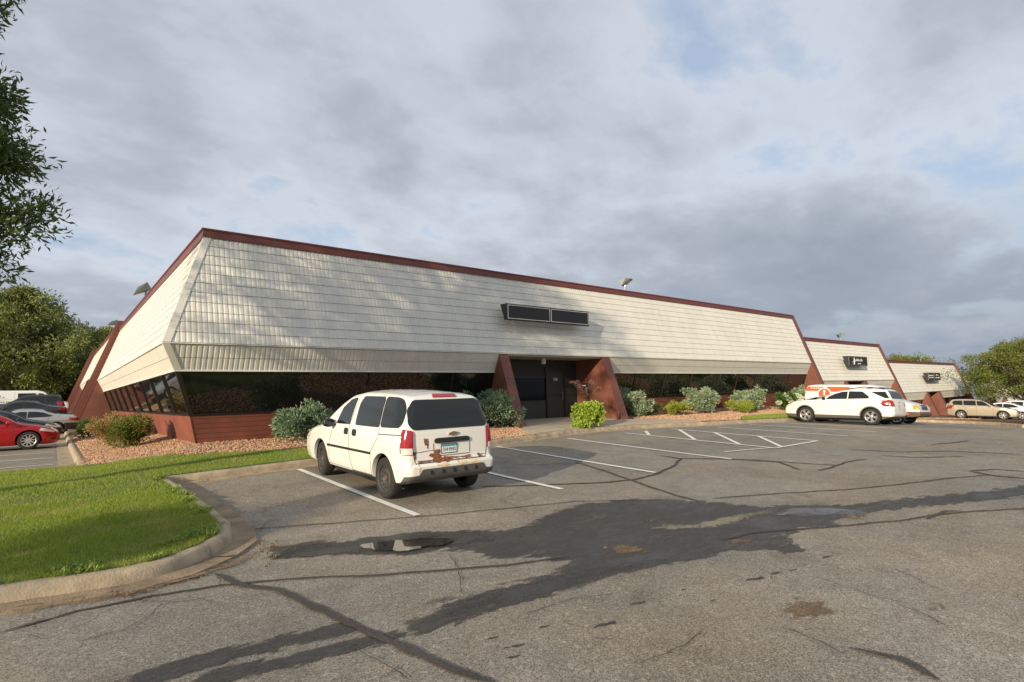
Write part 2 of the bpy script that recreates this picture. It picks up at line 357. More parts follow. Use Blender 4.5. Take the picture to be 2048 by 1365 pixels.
def grid(name, xs, ys, fz, m, parent=None):
    V = [(x, y, fz(x, y)) for y in ys for x in xs]; nx = len(xs)
    F = [(j*nx+i, j*nx+i+1, (j+1)*nx+i+1, (j+1)*nx+i) for j in range(len(ys)-1) for i in range(nx-1)]
    return np_mesh(name, V, F, m, parent, True)
lot = grid('parking_lot', axis([(-40,-6,2),(-6,44,.5),(44,80,1),(80,160,4)]), axis([(-40,-6,4),(-6,20,.5),(20,80,2),(80,130,10)]), G, MT['asphalt'])
tag(lot, 'cracked grey asphalt of the sloping parking lot', 'parking lot', kind='structure')
gr = grid('ground', axis([(-2500,-200,230),(-200,-40,20),(-40,160,5),(160,400,20),(400,2500,210)]), axis([(-2500,-200,230),(-200,-40,20),(-40,130,5),(130,400,20),(400,2500,210)]),
    lambda x, y: G(min(x, 400), min(max(y, -60), 140)) - .45, MT['ground'])
tag(gr, 'grassy ground reaching to the horizon', 'ground', kind='structure')

def inside(p, poly):
    x, y = p; c = False; j = len(poly)-1
    for i in range(len(poly)):
        xi, yi = poly[i]; xj, yj = poly[j]
        if (yi > y) != (yj > y) and x < (xj-xi)*(y-yi)/(yj-yi)+xi: c = not c
        j = i
    return c
def rough_edge(poly, step, amp, freq=3.0, closed=True, seed=0):
    o = []; n = len(poly)
    for i in range(n if closed else n-1):
        a = poly[i]; b = poly[(i+1) % n]; L = math.dist(a, b); k = max(1, int(L/step))
        for j in range(k):
            t = j/k; x = a[0]+(b[0]-a[0])*t; y = a[1]+(b[1]-a[1])*t
            v = noise.noise_vector(Vector((x*freq, y*freq, seed))); v2 = noise.noise_vector(Vector((x*freq*4, y*freq*4, seed+5)))
            o.append((x+(v.x+v2.x*.45)*amp, y+(v.y+v2.y*.45)*amp))
    if not closed: o.append(poly[-1])
    return o
def tri2d(poly, step):
    xs = [p[0] for p in poly]; ys = [p[1] for p in poly]; pts = [Vector(p) for p in poly]; n = len(pts)
    x = math.floor(min(xs)/step)*step
    while x < max(xs):
        y = math.floor(min(ys)/step)*step
        while y < max(ys):
            if inside((x, y), poly): pts.append(Vector((x, y)))
            y += step
        x += step
    r = delaunay_2d_cdt(pts, [], [list(range(n))], 1, 1e-5)
    return [tuple(v) for v in r[0]], [tuple(f) for f in r[2]]
def drape(name, poly, h, m, parent=None, f=G, step=.5, skirt=0, rim=False):
    v, t = tri2d(poly, step)
    V = [(a, b, f(a, b)+h) for a, b in v]; mb = MB(); mb.add(V, t)
    if skirt:
        P = [(a, b) for a, b in poly]; k = len(P)
        mb.add([(a, b, f(a, b)+h) for a, b in P]+[(a, b, f(a, b)+h-skirt) for a, b in P], [(i, (i+1) % k, k+(i+1) % k, k+i) for i in range(k)])
    o = mb.build(name, m, parent, smooth=40)
    me = o.data
    if rim:
        A = np.array(poly); B = np.roll(A, -1, 0); Q = np.array([(q.co.x, q.co.y) for q in me.vertices]); AB = B-A; L2 = (AB**2).sum(1)+1e-9
        t = np.clip(((Q[:, None]-A[None])*AB[None]).sum(2)/L2, 0, 1); dd = np.sqrt((((A[None]+AB[None]*t[..., None])-Q[:, None])**2).sum(2)).min(1)
        at = me.attributes.new('rim', 'FLOAT', 'POINT'); at.data.foreach_set('value', dd.astype(np.float32))
    if me.polygons and sum(p.normal.z for p in me.polygons if abs(p.normal.z) > .3) < 0: me.flip_normals()
    return o
def strip(name, pts, wid, h, m, parent=None, f=G, jit=0.0, step=.12, taper=True, seed=0):
    """a ribbon laid on the ground along pts"""
    P = rough_edge(pts, step, jit, 2.2, False, seed) if jit else rough_edge(pts, step, 0, 1, False)
    n = len(P); A = []; B = []
    for i, p in enumerate(P):
        a = P[max(0, i-1)]; b = P[min(n-1, i+1)]; d = Vector((b[0]-a[0], b[1]-a[1])); d.normalize() if d.length else None
        ww = wid*.5
        if jit: ww *= .75+.6*abs(noise.noise(Vector((p[0]*5, p[1]*5, seed+2))))*1.4
        if taper: ww *= min(1, .25+i/3, .25+(n-1-i)/3)
        A.append((p[0]-d.y*ww, p[1]+d.x*ww)); B.append((p[0]+d.y*ww, p[1]-d.x*ww))
    V = [(x, y, f(x, y)+h) for x, y in A]+[(x, y, f(x, y)+h) for x, y in B]
    F = [(i, n+i, n+i+1, i+1) for i in range(n-1)]
    o = MB().add(V, F).build(name, m, parent, fix=False)
    if o.data.polygons[0].normal.z < 0: o.data.flip_normals()
    return o
D={
'wet':[(2.96,6.92),(3.52,6.87),(4.32,6.51),(4.86,6.13),(5.43,6.23),(6.21,6.5),(6.75,6.59),(7.64,6.3),(8.17,5.69),(8.5,5.28),(8.64,4.57),(8.95,4.41),(9.58,3.78),(10.41,3.5),(11.01,3.21),(12.11,2.71),(13.59,2.19),(14.95,1.68),(13.23,1.51),(12.12,1.97),(10.82,2.52),(10.06,2.95),(9.04,3.22),(8.41,3.34),(8.18,3.05),(7.79,3.42),(7.18,3.44),(7.0,3.09),(6.6,2.96),(6.3,3.29),(6.15,3.53),(5.61,3.53),(5.21,3.75),(4.71,3.92),(4.06,4.01),(3.66,4.04),(3.24,4.11),(2.89,4.13),(2.54,4.1),(2.3,4.11),(2.22,4.28),(2.43,4.33),(2.7,4.46),(2.49,4.56),(2.08,4.48),(1.94,4.55),(2.0,4.68),(2.16,4.63),(2.51,4.59),(2.93,4.61),(3.48,4.56),(4.09,4.51),(4.34,4.57),(4.29,4.94),(3.86,5.18),(3.87,5.5),(3.71,5.81),(3.27,5.96),(2.75,6.43),(2.45,6.58),(2.19,6.81),(1.89,6.91),(2.15,7.55),(2.5,7.38),(2.78,7.28)],
'wet2':[(2.02,4.72),(1.76,4.72),(1.47,4.79),(1.18,4.82),(0.91,4.83),(0.6,4.83),(0.39,4.8),(0.5,4.69),(0.73,4.66),(0.95,4.68),(1.22,4.67),(1.49,4.62),(1.75,4.57),(2.03,4.54)],
'wet3':[(2.22,4.31),(1.93,4.33),(1.64,4.39),(1.36,4.44),(1.1,4.49),(0.92,4.52),(0.79,4.47),(0.95,4.34),(1.2,4.33),(1.46,4.29),(1.73,4.22),(2.02,4.16),(2.29,4.17)],
'puddle':[(2.99,6.8),(3.2,6.77),(3.4,6.72),(3.67,6.53),(4.01,6.28),(3.99,6.06),(3.78,6.01),(3.59,6.06),(3.4,6.05),(3.21,6.18),(3.05,6.37),(2.99,6.6)],
'puddle2':[(8.18,4.18),(8.85,4.16),(9.25,3.84),(9.48,3.38),(9.22,3.16),(8.99,3.21),(8.75,3.51),(8.44,3.7),(8.22,3.97)],
'dry':[(6.24,4.94),(6.63,4.85),(6.85,4.58),(7.34,4.58),(7.7,4.53),(8.13,4.41),(8.58,4.33),(8.41,4.2),(7.62,4.24),(7.01,4.28),(6.72,4.4),(6.42,4.59),(6.2,4.86)],
'br1':[(4.81,2.39),(5.01,2.41),(5.21,2.36),(5.25,2.24),(5.15,2.14),(4.94,2.12),(4.76,2.2),(4.72,2.31)],
'br2':[(5.14,4.62),(5.46,4.58),(5.59,4.39),(5.37,4.22),(5.15,4.28),(5.03,4.47)],
'br3':[(6.33,3.83),(6.65,3.8),(6.68,3.6),(6.47,3.56),(6.32,3.7)],
'br4':[(5.76,1.61),(5.95,1.59),(5.8,1.53),(5.62,1.56)],
'br5':[(8.87,3.51),(9.21,3.42),(9.22,3.16),(8.82,3.15),(8.57,3.31)],
'gutterdirt':[(1.92,7.0),(1.9,7.37),(1.52,7.1),(1.2,6.94),(0.83,6.87),(0.7,6.8),(0.24,6.85),(-0.29,6.93),(-0.27,6.7),(0.23,6.6),(0.68,6.56),(1.16,6.68),(1.57,6.85)],
's0':[(-0.25,6.3),(-0.01,6.38),(0.23,6.49),(0.79,6.48),(1.37,6.39),(2.05,6.05),(2.89,5.49),(3.83,4.98),(4.6,4.69)],
's1':[(1.41,6.78),(1.53,6.26),(1.8,5.89),(1.89,5.3),(2.01,4.7),(2.07,4.25),(2.15,3.85),(2.21,3.47),(2.33,3.11)],
's2':[(8.63,5.35),(9.85,4.8),(11.07,4.13),(12.22,3.7),(13.66,3.28),(14.6,2.81)],
's3':[(14.93,3.25),(15.54,2.94),(15.56,2.48),(15.36,2.07)],
's4':[(14.93,3.25),(14.52,2.79),(14.45,2.31),(14.31,1.93)],
's5':[(9.79,9.69),(9.46,8.59),(9.07,7.57),(8.69,6.67),(8.39,5.92),(8.27,5.36)],
's6':[(6.28,8.72),(6.99,8.27),(7.68,7.89),(8.28,7.53),(9.09,7.34),(9.88,7.43),(10.99,7.78),(12.27,8.42),(12.3,9.07)],
's7':[(12.11,8.56),(13.05,7.68),(13.51,6.53),(12.73,5.72)],
's8':[(12.45,8.28),(13.44,7.24),(13.88,5.78),(14.04,5.41)],
's9':[(12.93,5.44),(13.6,5.4),(14.6,5.51),(15.24,5.46),(15.51,5.34)],
's10':[(6.41,3.91),(6.98,3.83),(7.63,3.49),(8.3,3.13),(9.03,2.77),(9.85,2.52),(10.45,2.19),(11.43,1.58)],
's11':[(9.38,2.55),(10.12,2.53),(10.31,2.34)],
's12':[(1.58,8.53),(2.29,8.38),(3.37,7.88),(4.34,7.44),(5.45,7.06),(6.74,6.7),(8.11,5.72)],
's13':[(8.33,10.37),(9.07,9.79),(10.26,9.31)],
's14':[(17.32,6.38),(17.7,5.29),(18.86,4.47),(19.19,3.02)],
's15':[(20.3,5.28),(21.23,5.01),(22.57,4.81)],
's16':[(16.54,5.4),(16.72,4.69),(17.76,3.91)],
's17':[(4.41,1.21),(4.56,1.47),(4.48,1.76)],
'f0':[(6.54,7.87),(5.89,7.62),(5.78,7.22),(5.72,6.83),(5.57,6.54)],
'f1':[(6.01,7.77),(6.07,7.32),(6.33,7.35)],
'f2':[(6.17,3.34),(5.65,3.1),(5.35,2.86),(5.13,2.7)],
'f3':[(5.85,3.64),(5.79,3.2)],
'f4':[(4.01,2.66),(3.7,2.59),(3.44,2.62),(3.22,2.63)],
'f5':[(4.49,2.26),(4.43,1.91),(4.32,1.7)],
'f6':[(5.6,1.78),(5.53,1.55),(5.36,1.38)],
'f7':[(0.61,6.71),(0.67,6.43),(0.91,6.15),(1.14,6.11),(1.26,5.86)],
'f8':[(0.88,6.25),(0.74,6.01),(0.54,5.78),(0.21,5.71)],
'f9':[(-0.24,6.04),(-0.07,6.12),(0.06,5.94)],
'f10':[(1.41,6.78),(1.38,6.51),(1.36,6.34)],
'f11':[(3.65,5.7),(3.08,4.56)],
'f12':[(5.83,2.51),(5.67,1.95),(5.69,1.69)],
'f13':[(1.98,3.77),(1.77,3.65)],
'f14':[(1.84,4.31),(1.88,3.87),(1.92,3.51)],
'f15':[(2.05,8.46),(2.24,8.2),(2.4,8.55),(2.65,8.69)],
'f16':[(3.2,3.83),(3.75,3.77),(4.13,3.57)],
'f17':[(6.67,2.13),(6.38,1.8),(6.23,1.58)],
'grate':[(4.78,5.66),(4.97,5.55),(4.88,5.43),(4.71,5.55)],
'grate2':[(5.07,5.44),(5.24,5.35),(5.16,5.24),(4.98,5.32)],
'kbt':[(-0.55,7.8),(-0.33,7.79),(0.18,7.73),(0.71,7.64),(1.09,7.85),(1.52,8.2),(1.82,8.64),(1.92,9.31),(1.87,10.56),(1.82,12.12)],
'hatch':[(17.62,13.39),(16.91,12.47),(19.12,12.82),(16.35,10.46),(18.99,11.37),(16.03,9.0),(18.57,9.68),(16.54,8.11)],
'aisle':[(16.35,13.09),(15.97,7.83),(20.87,14.04),(18.73,7.97),(14.28,8.32),(22.52,14.07),(21.05,7.87),(24.39,13.26),(23.59,7.76),(27.28,7.38),(20.19,12.89)],
}

def grow(poly, d):     # push an outline outwards so its feathered rim sits on the traced edge
    ar = sum(poly[i][0]*poly[(i+1) % len(poly)][1]-poly[(i+1) % len(poly)][0]*poly[i][1] for i in range(len(poly))); sg = 1 if ar > 0 else -1; o = []
    for i, p in enumerate(poly):
        a = poly[i-1]; b = poly[(i+1) % len(poly)]; t = Vector((b[0]-a[0], b[1]-a[1])).normalized(); o.append((p[0]+t.y*d*sg, p[1]-t.x*d*sg))
    return o
drape('wet_patch', rough_edge(grow(D['wet'], .05), .05, .05, 4.0, seed=1), .004, MT['wet'], lot, step=.1, rim=True)
drape('wet_patch', rough_edge(grow(D['wet2'], .11), .04, .03, 6, seed=2), .005, MT['wetn'], lot, step=.06, rim=True)
drape('wet_patch', rough_edge(grow(D['wet3'], .10), .04, .03, 6, seed=3), .005, MT['wetn'], lot, step=.06, rim=True)
wspot = wet_mat('drip_spot', (.06, .056, .052), .6, .8, spec=.25)
# narrow continuations of the damp band towards the lower left and the kerb corner
drape('wet_patch', rough_edge([(2.2,4.05),(3.0,4.0),(3.9,3.92),(4.6,3.85),(5.2,3.7),(5.5,3.9),(4.6,4.25),(3.6,4.45),(2.9,4.5),(2.3,4.45)], .05, .04, 5, seed=9), .0060, MT['wetn'], lot, step=.06, rim=True)
drape('wet_patch', rough_edge([(1.95,6.95),(2.5,6.62),(3.1,6.3),(3.9,5.9),(4.4,5.7),(4.5,6.3),(3.9,6.85),(3.0,7.1),(2.3,7.35)], .05, .05, 5, seed=10), .0060, MT['wetn'], lot, step=.07, rim=True)
for k in range(14):      # drip spots beside the wet gutter
    t = random.random(); x = 2.4+t*5.2; y = 3.75-t*1.1-random.random()*.45; r = .008+.022*random.random()
    drape('wet_spot', [(x+r*3.5*math.cos(a)*(1+.4*math.sin(3*a+k)), y-r*1.0*math.cos(a)+r*math.sin(a)*(1+.4*math.sin(4*a+k))) for a in [i*math.pi/6 for i in range(12)]], .004, wspot, lot)
drape('water_film', rough_edge(D['puddle2'], .05, .03, 4, seed=4), .0085, MT['film'], lot, step=.06, rim=True)
for k in ('puddle',):
    drape('puddle', rough_edge(grow(D[k], .02), .04, .03, 5, seed=4), .010, MT['puddle'], lot, step=.05, rim=True, f=(lambda x, y, c=[sum(G(*p) for p in D[k])/len(D[k])]: c[0]+.006))
drape('sediment_patch', rough_edge(grow(D['dry'], .04), .04, .035, 6, seed=5), .008, MT['dry'], lot, step=.05, rim=True)
for k in ('br1', 'br2', 'br3', 'br4', 'br5'):
    drape('silt_stain', rough_edge(grow(D[k], .09), .04, .05, 6, seed=6), .0085, MT['brown'], lot, step=.05, rim=True)
drape('silt_stain', rough_edge(grow(D['gutterdirt'], .04), .05, .03, 5, seed=7), .024, MT['brown'], lot, step=.06, rim=True)
wds = {1: .085, 2: .05, 0: .05, 10: .05, 12: .03, 13: .02}
for i in range(30):
    if 's%d' % i in D and len(D['s%d' % i]) > 1:
        strip('crack_seal', D['s%d' % i], wds.get(i, .075), .0125, MT['seal'], lot, jit=.03, step=.08, seed=i)
for i in range(30):
    if i not in (2, 3) and 'f%d' % i in D and len(D['f%d' % i]) > 1:
        strip('open_crack', D['f%d' % i], .009, .0145, MT['crack'], lot, jit=.05, step=.04, seed=50+i)
# painted stall lines
for x in (4.28, 7.27, 10.05, 13.13):
    strip('stall_line', [(x, 7.55), (x, 12.75+.06*(x-4))], .12, .0165, MT['line'], lot, taper=False)
for x in (16.05, 18.85, 21.25, 23.85, 26.5, 29.25, 31.95, 34.6):
    strip('stall_line', [(x, 7.85), (x, 13.3 if x < 20 else 12.75)], .12, .0165, MT['line'], lot, taper=False)
strip('stall_line', [(16.1, 7.85), (18.8, 7.85)], .10, .0205, MT['line'], lot, taper=False)
strip('stall_line', [(14.2, 8.35), (15.99, 7.95)], .07, .0205, MT['line'], lot, taper=False)
for a, b in (((16.12,10.5),(18.78,12.9)), ((16.12,9.0),(18.78,11.4)), ((16.5,7.92),(18.78,9.75)), ((16.12,12.3),(17.3,13.35))):
    strip('hatch_line', [a, b], .12, .0205, MT['line'], lot, taper=False)
for y in (20.3, 23.0, 25.8, 31.3, 36.0):
    strip('stall_line', [(-5.2, y), (.1, y)], .10, .0165, MT['line'], lot, taper=False)

# ---------------------------------------------------------------- kerbs
def kerb(name, path, label, pan=.33, seg=3.0, side=1, step=.25, lift=0, stain=True):
    root = empty(name, (path[0][0], path[0][1], G(*path[0]))); tag(root, label, 'kerb', kind='structure')
    P = rough_edge(path, step, 0, 1, False)
    prof = [(.0, .0), (.004, .03), (.022, .10), (.036, .128), (.062, .148), (.10, .156), (.165, .153), (.185, .135), (.187, -.12)]
    acc = 0; cur = []; segs = []; last = P[0]
    for p in P:
        acc += math.dist(p, last); cur.append(p); last = p
        if acc >= seg: segs.append(cur); cur = [p]; acc = 0
    if len(cur) > 1: segs.append(cur)
    ox, oy, oz = root.location
    for sg in segs:
        if len(sg) < 2: continue
        n = len(sg); V = []
        for i, p in enumerate(sg):
            a = sg[max(0, i-1)]; b = sg[min(n-1, i+1)]; d = Vector((b[0]-a[0], b[1]-a[1])).normalized()
            px, py = p
            if i == 0: px += d.x*.007; py += d.y*.007
            if i == n-1: px -= d.x*.007; py -= d.y*.007
            for s, hh in prof:
                jx = noise.noise(Vector((px*6, py*6, s*30)))*.006
                x = px - d.y*(s*side); y = py + d.x*(s*side)
                V.append((x-ox, y-oy, G(px, py)+hh+jx-oz))
        m = len(prof)
        F = [(i*m+j, i*m+j+1, (i+1)*m+j+1, (i+1)*m+j) for i in range(n-1) for j in range(m-1)]
        F += [tuple(range(m)), tuple((n-1)*m+j for j in reversed(range(m)))]
        ks = MB().add(V, F).build('kerb_stone', MT['concrete'], root, smooth=45)
        V = []
        for i, p in enumerate(sg):
            a = sg[max(0, i-1)]; b = sg[min(n-1, i+1)]; d = Vector((b[0]-a[0], b[1]-a[1])).normalized()
            for s, hh in ((-pan, -.05), (-pan, .020+lift), (-pan*.5, .014+lift), (.01, .018+lift)):
                if hh > 0: s += noise.noise(Vector((p[0]*4, p[1]*4, 1)))*.02*(s < -.2)
                V.append((p[0]-d.y*(s*side)-ox, p[1]+d.x*(s*side)-oy, G(*p)+hh-oz))
        MB().add(V, [(i*4+j, i*4+j+1, (i+1)*4+j+1, (i+1)*4+j) for i in range(n-1) for j in range(3)]).build('gutter_pan', MT['gutter'] if stain else MT['concrete'], ks, smooth=45)
    return root
KP1 = [(-12,7.6),(-3,7.14),(-.31,7.08),(.2,7.03),(.66,6.97),(1.1,7.10),(1.5,7.42),(1.82,7.85),(1.96,8.5),(1.95,9.9),(1.90,11.3),(1.80,12.86)]
KP2 = [(1.79,12.72),(4.7,13.05),(10.2,13.42),(12.5,13.75),(14,14.05),(16,14.25),(18,14.2),(22,13.6),(28,13.15),(34,13.0),(37.0,12.75),(38.1,12.0),(38.5,10.8),(38.5,9.5),(38,7.9),(36.7,6.6),(34.5,5.4)]
kerb('kerb', KP1, 'worn concrete kerb round the lawn corner', .28, 2.6)
kerb('kerb', KP2, 'concrete kerb in front of the building beds', .20, 3.3, lift=-.005, stain=False)
kerb('kerb', [(.55, 17.35), (.55, 22), (.55, 30), (.6, 45), (.7, 60), (.8, 76)], 'concrete kerb along the left parking lot beside the gravel', .34, 3.2, side=-1, step=.5, stain=False)

# ---------------------------------------------------------------- beds, lawn, slab
bed = drape('gravel_bed', [(.72,17.2),(1.0,15.6),(4,13.6),(10.2,13.58),(12.5,13.92),(14,14.25),(18,14.4),(22,13.8),(28,13.34),(34,13.19),(37.1,12.95),(38.3,12.1),(38.68,10.8),(38.68,9.5),(38.2,7.8),(36.8,6.42),(34.6,5.2),(37,4.6),(40.5,7),(41.5,10),(42,13.5),(60,13.6),(100,13.6),(100,19),(3.9,19),(3.4,24),(3.4,44.5),(3.4,76),(.86,76),(.78,60),(.74,45),(.72,30)],
    .0, MT['soil'], f=Bed, step=.6, skirt=.25)
tag(bed, 'tan rock mulch bed around the building', 'gravel', kind='structure')
LAWN = [(-14,7.8),(-3,7.33),(-.3,7.25),(.2,7.2),(.64,7.15),(1.03,7.28),(1.38,7.56),(1.64,7.93),(1.77,8.5),(1.76,9.9),(1.71,11.3),(1.66,12.93),(4.7,13.24),(7.5,13.4),(7.4,14.3),(5.6,14.9),(2.8,15.7),(1.1,16.7),(.4,17.25),(-1,17.3),(-14,17.6)]
def Lawn(x, y):
    b = Bed(x, max(13.1, y)) if y > 13.1 else G(x, y)+.14
    return b + .012 + .02*noise.noise(Vector((x*.8, y*.8, 3)))
lawn = drape('lawn', LAWN, .0, MT['turf'], f=Lawn, step=.4, skirt=.1)
tag(lawn, 'mown green lawn inside the kerb', 'lawn', kind='structure')
LAWN2 = [(24.6,13.5),(28,13.37),(34,13.22),(37.0,13.0),(37.8,13.6),(35,14.7),(30,14.9),(26.5,14.5)]
lawn2 = drape('lawn', LAWN2, .02, MT['turf'], f=Bed, step=.5, skirt=.06)
tag(lawn2, 'small grass patch behind the kerb near the white crossover', 'lawn', kind='structure')
slab = drape('entrance_walk', [(11.9,13.88),(14,14.26),(16,14.46),(18,14.41),(21.8,13.83),(21.0,15.0),(19.6,15.95),(19.1,18.6),(13.7,18.6),(13.5,16.0),(12.9,15.3)], .035, MT['slab'], f=Bed, step=.5, skirt=.1)
tag(slab, 'concrete entrance walk in front of door 106', 'walkway', kind='structure')
for a, b in (((14.3,14.3),(14.5,15.9)), ((16.9,14.45),(16.9,15.9)), ((19.2,14.25),(18.9,15.9)), ((13.3,15.92),(19.5,15.92))):
    strip('slab_joint', [a, b], .015, .041, MT['crack'], slab, f=Bed, taper=False)

def sample(poly, n):
    xs = [p[0] for p in poly]; ys = [p[1] for p in poly]; o = []
    while len(o) < n:
        X = RNG.uniform(min(xs), max(xs), 4000); Y = RNG.uniform(min(ys), max(ys), 4000)
        o += [(x, y) for x, y in zip(X, Y) if inside((x, y), poly)]
    return o[:n]
def fastz(f, pts, step=.25):
    cache = {}; o = []
    for x, y in pts:
        i = math.floor(x/step); j = math.floor(y/step)
        q = []
        for a, b in ((i,j),(i+1,j),(i,j+1),(i+1,j+1)):
            if (a, b) not in cache: cache[(a, b)] = f(a*step, b*step)
            q.append(cache[(a, b)])
        u = x/step-i; v = y/step-j
        o.append((q[0]*(1-u)+q[1]*u)*(1-v)+(q[2]*(1-u)+q[3]*u)*v)
    return np.array(o)
def blades(name, areas, label):
    VV = []; 
    for poly, n, hmin, hmax, wd, f in areas:
        P = np.array(sample(poly, n)); z = fastz(f, P)
        dens = np.array([noise.noise(Vector((x*1.3, y*1.3, 9))) for x, y in P])
        h = RNG.uniform(hmin, hmax, n)*(1+.5*dens); a = RNG.uniform(0, 2*np.pi, n); b = RNG.uniform(0, 2*np.pi, n); ln = RNG.uniform(.1, .8, n)*h
        base = np.c_[P, z-.005]; wv = np.c_[np.cos(a), np.sin(a), np.zeros(n)]*wd
        tip = base + np.c_[np.cos(b)*ln, np.sin(b)*ln, h]
        VV.append(np.stack([base-wv, base+wv, tip], 1).reshape(-1, 3))
    V = np.concatenate(VV); F = np.arange(len(V)).reshape(-1, 3)
    return tag(np_mesh(name, V, F, MT['blade']), label, 'grass', kind='stuff')
near = [(-1.6,7.3),(-.3,7.2),(.2,7.17),(.64,7.12),(1.03,7.25),(1.40,7.53),(1.66,7.93),(1.79,8.5),(1.78,9.9),(1.74,11.3),(1.5,11.3),(-1.6,11.3)]
far = [(-1.8,11.2),(1.72,11.2),(1.68,12.93),(4.7,13.26),(7.5,13.42),(7.4,14.3),(5.6,14.9),(2.8,15.7),(1.1,16.7),(.4,17.25),(-1.8,17.3)]
off = [(-14,7.9),(-3,7.4),(-1.6,7.35),(-1.8,17.3),(-14,17.5)]
blades('grass', [(near, 90000, .025, .058, .0028, Lawn), (far, 62000, .028, .055, .004, Lawn), (off, 30000, .04, .08, .006, Lawn), (LAWN2, 14000, .04, .08, .006, lambda x, y: Bed(x, y)+.02)], 'mown grass blades covering the lawn')
edge = [(-1.0,7.28),(-.3,7.17),(.2,7.12),(.64,7.07),(1.07,7.2),(1.46,7.48),(1.72,7.9),(1.86,8.5),(1.84,9.9),(1.79,11.3),(1.7,12.8),(1.5,12.8),(1.62,9.0),(1.3,7.9),(.6,7.5),(-1,7.55)]
wd_ = RNG
P = sample(edge, 800); z = fastz(Lawn, P); VV = []; FF = []
for (x, y), zz_ in zip(P, z):     # broad weeds leaning over the kerb
    if noise.noise(Vector((x*2.2, y*2.2, 1))) < .05: continue
    for k in range(6):
        a = random.random()*6.28; l = random.uniform(.03, .075); ca, sa = math.cos(a), math.sin(a); hh = random.uniform(.02, .07); i = len(VV)
        VV += [(x, y, zz_), (x+ca*l*.55-sa*l*.16, y+sa*l*.55+ca*l*.16, zz_+hh), (x+ca*l, y+sa*l, zz_+hh*.9), (x+ca*l*.55+sa*l*.16, y+sa*l*.55-ca*l*.16, zz_+hh)]
        FF.append((i, i+1, i+2, i+3))
tag(np_mesh('weeds', VV, FF, leafmat('weed_leaf', [(.16,.25,.03), (.24,.33,.05), (.34,.42,.09)])), 'broad leaved weeds along the kerb edge of the lawn', 'weeds', kind='stuff')

def rocks(name, areas, label):
    VV = []; FF = []; base = 0
    O = np.array([(1,0,0),(-1,0,0),(0,1,0),(0,-1,0),(0,0,1),(0,0,-1)], float)
    T = np.array([(0,2,4),(2,1,4),(1,3,4),(3,0,4),(2,0,5),(1,2,5),(3,1,5),(0,3,5)])
    for poly, n, r0, r1, f in areas:
        P = np.array(sample(poly, n)); z = fastz(f, P); r = RNG.uniform(r0, r1, n)[:, None, None]
        V = O[None]*RNG.uniform(.55, 1.25, (n, 6, 3)) + RNG.uniform(-.35, .35, (n, 6, 3)); V = V*r; V[:, :, 2] *= .7
        a = RNG.uniform(0, 6.28, n); ca = np.cos(a)[:, None]; sa = np.sin(a)[:, None]
        X = V[:, :, 0]*ca - V[:, :, 1]*sa; Y = V[:, :, 0]*sa + V[:, :, 1]*ca
        W = np.stack([X+P[:, :1], Y+P[:, 1:], V[:, :, 2]+(z+RNG.uniform(.0, .025, n))[:, None]], 2)
        VV.append(W.reshape(-1, 3)); FF.append((np.arange(n)[:, None, None]*6 + T[None] + base).reshape(-1, 3)); base += n*6
    return tag(np_mesh(name, np.concatenate(VV), np.concatenate(FF), MT['rock']), label, 'gravel', kind='stuff')
rocks('rock_mulch', [([(.75,17.3),(1.2,16.65),(2.8,15.75),(5.6,14.95),(7.4,14.35),(8,13.62),(10.2,13.6),(12.5,13.95),(13,15.4),(13.4,16.2),(13.2,18),(3.3,18.1),(3.3,24),(.78,24)], 30000, .016, .038, Bed),
    ([(.78,24),(3.3,24),(3.3,50),(.9,50)], 12000, .03, .055, Bed),
    ([(20.2,15.9),(21.9,13.9),(24.6,13.6),(26.6,14.6),(30,15),(35,14.8),(38,13.7),(38.4,12.2),(38.7,10.8),(38.6,9.5),(38.2,7.9),(40.5,8),(41.8,12),(41.5,18),(20.2,18)], 21000, .024, .05, Bed),
    ([(.4,17.3),(.75,17.2),(.8,20),(.78,21)], 150, .01, .02, Bed)], 'tan and pink landscape rock mulch')

